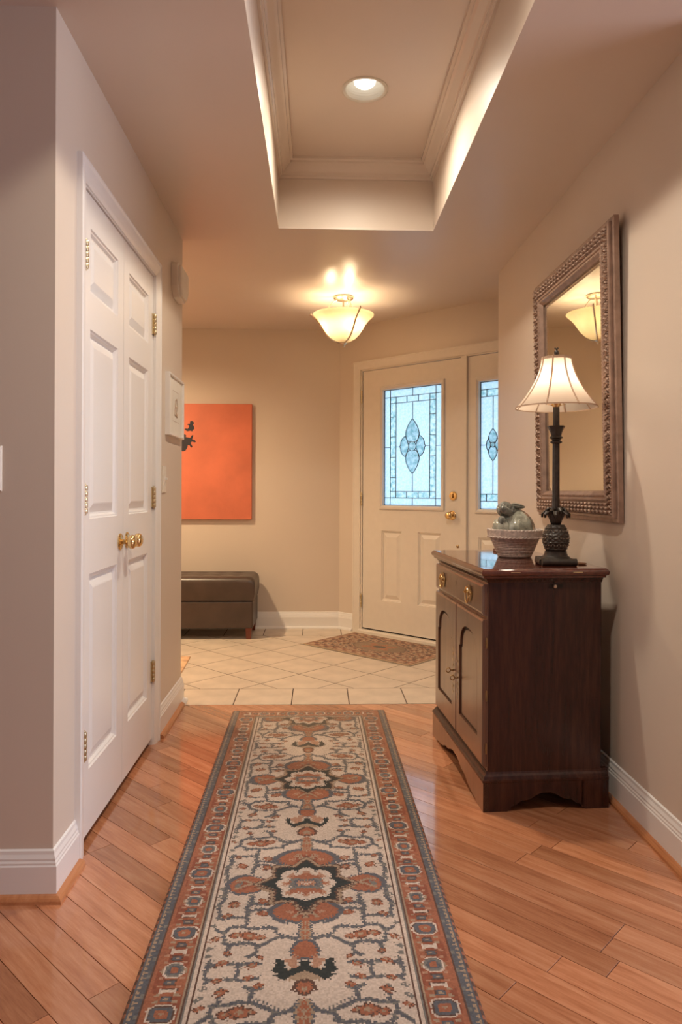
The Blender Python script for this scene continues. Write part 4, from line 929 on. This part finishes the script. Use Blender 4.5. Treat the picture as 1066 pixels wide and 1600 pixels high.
# its twin nearer the viewer, above the picture
CX2, CY2 = CANX, 1.45
cn2 = thing('recessed_light', (CX2, CY2, TZ), 0, 'second recessed downlight in the ceiling tray above the viewer', 'light')
MB().lathe([(.096, 0), (.096, -.003), (.090, -.006), (.083, -.004), (.080, -.001), (.0, -.001)], 48, cap=False).build('trim_ring', M['canwhite'], cn2, smooth=True)
MB().lathe([(0, -.012), (.030, -.009), (.044, -.003), (.047, -.001)], 32, cap=False).build('bulb', M['canbulb'], cn2, smooth=True)
lamp('recessed_bulb', 'SPOT', 80, (1.0, 0.88, 0.72), (CX2, CY2, TZ - .02), spot_size=R(160), spot_blend=.9, shadow_soft_size=.045)

# ------------------------------------------------------------------ rugs
PAL = {k: np.array(v) for k, v in dict(cream=(.50, .41, .34), red=(.225, .070, .036), rust=(.285, .105, .055), blue=(.092, .094, .104), dark=(.026, .030, .026), tan=(.30, .215, .145), brown=(.095, .050, .034), grey=(.155, .145, .13), pink=(.36, .20, .13)).items()}
def rug_mesh(name, cell, nu, nv, color_fn, mat, thick=.009, fuzz=.14):
    """knotted pile: one quad per knot group, colour per face corner; local x across, y along, origin at the centre, z up"""
    us = (np.arange(nu) + .5 - nu / 2) * cell; vs2 = (np.arange(nv) + .5) * cell
    U, V = np.meshgrid(us, vs2); col = color_fn(U, V)
    col = col * (1 + fuzz * (rng.random(U.shape)[..., None] - .5) * 2)
    wave = 1 + .10 * np.sin(V * 9 + 1.3) * np.sin(V * 23 + .4); col = np.clip(col * wave[..., None], 0, 1)
    gx_, gy_ = np.meshgrid((np.arange(nu + 1) - nu / 2) * cell, np.arange(nv + 1) * cell)
    z = thick + .0011 * (rng.random(gx_.shape) - .5); z[0] = z[-1] = .003; z[:, 0] = z[:, -1] = .003
    top = np.stack([gx_, gy_, z], -1).reshape(-1, 3)
    idx = np.arange((nu + 1) * (nv + 1)).reshape(nv + 1, nu + 1)
    f = np.stack([idx[:-1, :-1], idx[:-1, 1:], idx[1:, 1:], idx[1:, :-1]], -1).reshape(-1, 4)
    nvt = len(top); W_, L_ = nu * cell / 2, nv * cell
    bot = np.array([(-W_, 0, .0004), (W_, 0, .0004), (W_, L_, .0004), (-W_, L_, .0004)])
    allv = np.concatenate([top, bot]); faces = np.concatenate([f, [[nvt + 3, nvt + 2, nvt + 1, nvt]]])
    me = bpy.data.meshes.new(name); me.vertices.add(len(allv)); me.vertices.foreach_set('co', allv.astype(np.float32).ravel())
    me.loops.add(faces.size); me.loops.foreach_set('vertex_index', faces.astype(np.int32).ravel())
    me.polygons.add(len(faces)); me.polygons.foreach_set('loop_start', (np.arange(len(faces)) * 4).astype(np.int32)); me.update(calc_edges=True)
    ca_ = me.color_attributes.new('weave', 'FLOAT_COLOR', 'CORNER')
    c4 = np.ones((len(faces), 4)); c4[:-1, :3] = col.reshape(-1, 3); c4[-1, :3] = .3
    ca_.data.foreach_set('color', np.repeat(c4, 4, axis=0).astype(np.float32).ravel())
    me.materials.append(mat); me.update(); return me
RL, RW2 = 3.10, .385
def runner(U, V):
    """V measured from the far end; motifs repeat every 0.735 m"""
    a = np.abs(U); c = np.broadcast_to(PAL['cream'], U.shape + (3,)).copy()
    jit = .0028 * (np.sin(V * 71 + a * 13) + np.sin(a * 89 + V * 31)) + .0042 * (np.sin(a * 410 + V * 97) * np.sin(V * 390 - a * 120)); aj = a + jit
    def put(mask, k): c[mask] = PAL[k]
    Pd = .735; y = (V - .868 + Pd / 2) % Pd - Pd / 2; yj = y + jit; ay = np.abs(yj)
    def box(cx, cy, hx_, hy_, yy=None): return (np.abs(aj - cx) < hx_) & (np.abs((ay if yy is None else yy) - cy) < hy_)
    def ell(cx, cy, rx, ry, yy=None): return ((aj - cx) / rx) ** 2 + (((ay if yy is None else yy) - cy) / ry) ** 2 < 1
    def seg(p, q, w_, yy=None):
        yy = ay if yy is None else yy; dx, dy = q[0] - p[0], q[1] - p[1]; L2 = dx * dx + dy * dy
        t = np.clip(((aj - p[0]) * dx + (yy - p[1]) * dy) / L2, 0, 1); return (aj - p[0] - t * dx) ** 2 + (yy - p[1] - t * dy) ** 2 < w_ * w_
    def flower(cx, cy, r, yy=None):
        put(ell(cx, cy, r * 1.25, r, yy), 'brown'); put(ell(cx, cy, r * 1.05, r * .8, yy), 'rust'); put(ell(cx, cy, r * .42, r * .35, yy), 'tan')
    # vines
    for p, q in [((.0, .262), (.072, .222)), ((.072, .222), (.072, .205)), ((.072, .205), (.185, .195)), ((.185, .195), (.205, .225)), ((.205, .225), (.200, .262)), ((.200, .262), (.105, .272)), ((.105, .272), (.072, .245)), ((.072, .245), (.035, .235)),
                 ((.150, .195), (.150, .125)), ((.150, .125), (.072, .118)), ((.150, .160), (.225, .160)), ((.225, .160), (.225, .030)), ((.150, .060), (.150, .125)), ((.105, .10), (.150, .10)),
                 ((.115, .272), (.118, .305)), ((.118, .305), (.100, .312)), ((.118, .305), (.136, .315)), ((.180, .268), (.188, .310)), ((.205, .225), (.226, .205)), ((.225, .330), (.225, .365)), ((.160, .340), (.225, .345)), ((.160, .340), (.150, .367)), ((.108, .345), (.160, .34))]:
        put(seg(p, q, .0062), 'grey'); put(seg(p, q, .0040), 'blue')
    for cx, cy, r in [(.140, .236, .021), (.172, .232, .013), (.112, .240, .012), (.112, .142, .014), (.118, .085, .013), (.190, .098, .015), (.198, .340, .010), (.126, .350, .009), (.205, .150, .010), (.185, .300, .010), (.105, .318, .009), (.226, .25, .009)]: flower(cx, cy, r)
    for cx, cy in [(.230, .02), (.230, .06), (.228, .10), (.232, .19), (.230, .28), (.23, .31)]: put(ell(cx, cy, .009, .007), 'grey')
    # palmettes round the star
    put(ell(0, .135, .098, .062), 'blue'); put(ell(0, .133, .080, .050), 'rust'); put((np.abs(aj) < .028) & (np.abs(ay - .138) < .010 + .4 * aj), 'red'); put(seg((0, .122), (.030, .158), .0042) | seg((0, .122), (0, .162), .0042), 'tan'); put(ell(.04, .135, .010, .007), 'pink')
    put(ell(.170, 0, .058, .052), 'blue'); put(ell(.162, 0, .048, .042), 'rust'); put(ell(.172, 0, .022, .020), 'red'); put(seg((.15, 0), (.195, .018), .0038), 'tan'); put(ell(.188, 0, .008, .008), 'grey')
    # eight-pointed star
    def star(k):
        ph = np.arctan2(ay, aj); seg_ = np.round(ph / (PI / 4)).astype(int); fi_ = np.abs(ph - seg_ * PI / 4); Rt = np.where(seg_ % 2 == 0, .128, .121); rv = .088; dl = PI / 8
        return np.hypot(aj, ay) < k * Rt * rv * math.sin(dl) / (Rt * np.sin(fi_) + rv * np.sin(dl - fi_))
    put(star(1.20), 'brown'); put(star(1.16), 'tan'); put(star(1.06), 'brown'); put(star(1.0), 'dark')
    th = np.arctan2(ay, aj); rr = np.hypot(aj, ay * 1.02); lob = .066 + .022 * np.abs(np.cos(4 * th)) ** .8
    put(rr < lob, 'cream'); put((rr < lob * .78) & (np.abs(np.cos(4 * th)) > .80), 'pink'); put((rr < lob * .66) & (np.abs(np.cos(4 * th)) > .90), 'rust')
    put((rr < .050), 'rust'); put(box(0, 0, .046, .027), 'grey'); put(box(0, 0, .038, .019), 'blue'); put(box(0, 0, .030, .014), 'pink'); put(box(0, 0, .021, .008), 'rust'); put(box(0, 0, .016, .005), 'cream')
    # stem and anchor between the stars
    put(box(0, .225, .020, .045), 'blue'); put(box(0, .225, .015, .045), 'tan'); put(box(0, .225, .009, .045), 'rust'); put(box(0, .225, .003, .045), 'tan')
    yd = (V - .868 - Pd / 2 + Pd / 2) % Pd - Pd / 2 + jit
    put(ell(0, -.078, .036, .036, yd), 'blue'); put(ell(0, -.078, .027, .028, yd), 'rust')
    hook = seg((0, -.012), (.045, .016), .0105, yd) | seg((.045, .016), (.062, -.006), .0105, yd) | seg((.062, -.006), (.060, -.035), .0095, yd) | seg((0, -.030), (0, -.012), .010, yd)
    put(ell(0, .012, .052, .024, yd) & ~hook, 'tan'); put(seg((.026, -.012), (.040, -.035), .011, yd) | seg((.026, -.012), (.022, -.050), .009, yd), 'pink'); put(hook, 'dark')
    put(ell(0, .058, .028, .030, yd), 'brown'); put(ell(0, .058, .020, .023, yd), 'rust'); put(ell(0, .062, .008, .010, yd), 'tan')
    # borders
    d = np.minimum(RW2 - a, np.minimum(V, RL - V) + .028); side = (RW2 - a) <= (np.minimum(V, RL - V) + .028); s_ = np.where(side, V, U + .0575); dj = d + jit * .4
    bd = d < .142
    def band(lo, hi, k): put((d >= lo) & (d < hi), k)
    band(.137, .142, 'brown'); band(.131, .137, 'cream'); band(.125, .131, 'grey'); band(.120, .125, 'brown'); band(.117, .120, 'tan'); band(.048, .117, 'rust')
    red = (d >= .048) & (d < .117); put(red & (np.sin(V * 37) * np.sin(U * 61 + V * 11) > .1), 'red')
    sp = (s_ % .28) - .14; q = dj - .0825; aq = np.abs(q); asp = np.abs(sp)
    octo = lambda k: (asp < .027 * k) & (aq < .031 * k) & (asp + aq < .046 * k)
    for c0, k_ in ((.046, 1), (.098, 1)):
        put(red & (np.abs(asp - c0) < .0095) & (aq < .013), 'brown'); put(red & (np.abs(asp - c0) < .0075) & (aq < .011), 'blue'); put(red & (np.abs(asp - c0) < .003) & (aq < .005), 'tan')
    put(red & (np.abs(asp - .072) < .0065) & (aq < .020), 'brown'); put(red & (np.abs(asp - .072) < .0045) & (aq < .017), 'cream'); put(red & (np.abs(asp - .072) < .009) & (np.abs(aq - .016) < .003), 'cream')
    oc2 = lambda k: (asp > .14 - .026 * k) & (aq < .023 * k) & (.14 - asp + aq < .038 * k)
    put(red & (asp > .132) & (aq < .030), 'tan'); put(red & oc2(1.0), 'cream'); put(red & oc2(.84), 'grey'); put(red & oc2(.60), 'blue'); put(red & oc2(.38), 'rust')
    put(red & (asp < .009) & (aq < .031), 'cream'); put(red & octo(1.05), 'cream'); put(red & octo(.90), 'brown'); put(red & octo(.84), 'blue'); put(red & octo(.50), 'rust'); put(red & (np.hypot(sp, q) < .005), 'tan')
    for c0 in (.036, .058, .086, .112): put(red & (np.abs(asp - c0) < .004) & (np.abs(aq - .022) < .006), 'tan' if c0 < .08 else 'pink')
    band(.045, .048, 'tan'); band(.038, .045, 'rust'); band(.034, .038, 'brown'); band(.010, .034, 'blue')
    zz = np.abs((s_ / .016) % 1 - .5) * 2; put((d >= .012) & (d < .024) & (d < .012 + .012 * zz), 'tan'); put((d >= .026) & (d < .034) & (np.abs(np.sin(s_ * 50)) > .95), 'grey')
    band(0, .010, 'brown'); put((d < .010) & (np.sin(s_ * 210) > .2), 'rust')
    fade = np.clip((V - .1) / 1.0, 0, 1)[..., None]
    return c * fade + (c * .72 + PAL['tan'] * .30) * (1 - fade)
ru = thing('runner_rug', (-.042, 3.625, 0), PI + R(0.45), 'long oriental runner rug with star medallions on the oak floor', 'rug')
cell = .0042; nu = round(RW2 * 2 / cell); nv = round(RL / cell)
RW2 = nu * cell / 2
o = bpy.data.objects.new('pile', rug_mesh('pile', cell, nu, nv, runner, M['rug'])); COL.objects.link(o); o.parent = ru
fr = MB()
for i in range(190):
    x = -RW2 + .004 + (RW2 * 2 - .008) * i / 189; fr.tube([(x, .002, .003), (x + random.uniform(-.003, .003), -.006, .0022), (x + random.uniform(-.005, .005), -.014 - random.random() * .006, .0012)], .0012, 4)
fr.build('fringe', M['fringe'], ru)['kind'] = 'stuff'

def small_rug(U, V):
    a = np.abs(U); c = np.broadcast_to(np.array((.36, .22, .14)), U.shape + (3,)).copy(); W2, L2 = .29, .98
    d = np.minimum(W2 - a, np.minimum(V, L2 - V)); y = V - L2 / 2; ay = np.abs(y)
    nz = .75 * (rng.random(U.shape) - .5) + np.sin(a * 95 + 2 * np.sin(ay * 23)) * np.sin(ay * 88) + .7 * np.sin(a * 41 + ay * 57) * np.sin(ay * 33 - a * 21 + 1)
    c[nz > .42] = (.46, .34, .24); c[nz < -.45] = (.20, .085, .055); c[nz > .95] = (.10, .07, .06); c[nz < -1.0] = (.09, .09, .08)
    r = np.hypot(a / .13, ay / .21); c[(r < 1.06)] = (.16, .10, .07); c[r < 1] = (.26, .18, .12); n2 = np.cos(6 * np.arctan2(ay, a)) * .2 + .55; c[r < n2] = (.34, .16, .09); c[r < .25] = (.12, .10, .08)
    bd = d < .085; b = np.sin(V * 70) * np.sin(U * 70); c[bd] = (.30, .135, .08); c[bd & (b > .25)] = (.44, .31, .21); c[bd & (b < -.55)] = (.12, .08, .065)
    for lo, hi, k in ((.080, .088, (.13, .07, .05)), (.026, .034, (.44, .32, .22)), (.014, .026, (.22, .10, .06)), (0, .014, (.40, .29, .19))): c[(d >= lo) & (d < hi)] = k
    return c
em = thing('entry_mat', COR + DR * 1.205 + NW * .355, 0, 'small faded floral rug lying before the entry door', 'rug')
em.rotation_euler = (0, 0, -A + PI / 2 )
cl2 = .007
o = bpy.data.objects.new('pile', rug_mesh('mat_pile', cl2, round(.58 / cl2), round(.98 / cl2), small_rug, M['rug'], thick=.007)); COL.objects.link(o); o.parent = em
tr_ = MB().prism([(-1.75, 3.98), (-.832, 3.98), (-.832, 4.44), (-.852, 4.83), (-1.75, 4.83)], .0004, .008, .003).build('hall_rug', M['tanrug'])
tag(tr_, 'corner of a tan rug peeking out from behind the closet wall', 'rug')

# ------------------------------------------------------------------ outside the door
struct('ground', MB().box(-6, 14, YB + 1.0, 18, -.35, -.25), M['lawn'], 'lawn beyond the entry door')
def shrub(loc, rx, rz, n, label):
    s = thing('shrub', loc, 0, label, 'shrub', group='shrubs outside the entry door'); m = MB()
    for i in range(n):
        v = Vector((random.gauss(0, 1), random.gauss(0, 1), random.gauss(0, 1))).normalized() * (random.random() ** .35); c = Vector((v.x * rx, v.y * rx, rz + v.z * rz * .95))
        u = Vector((random.gauss(0, 1), random.gauss(0, 1), random.gauss(0, 1))).normalized(); t = u.orthogonal().normalized(); q = random.uniform(.05, .10)
        m.add([c - u * q, c + t * q * .5, c + u * q, c - t * q * .5], [(0, 1, 2, 3)])
    m.build('foliage', M['leaf'], s, recalc=False); MB().lathe([(.05, 0), (.03, rz), (0, rz * 1.4)], 8).build('stem', M['cord'], s)
shrub((3.3, 8.2, -.25), .9, .85, 1500, 'round green shrub outside seen dimly through the entry door glass')
shrub((4.9, 7.4, -.25), .8, .75, 1500, 'leafy green shrub outside seen dimly through the sidelight glass')
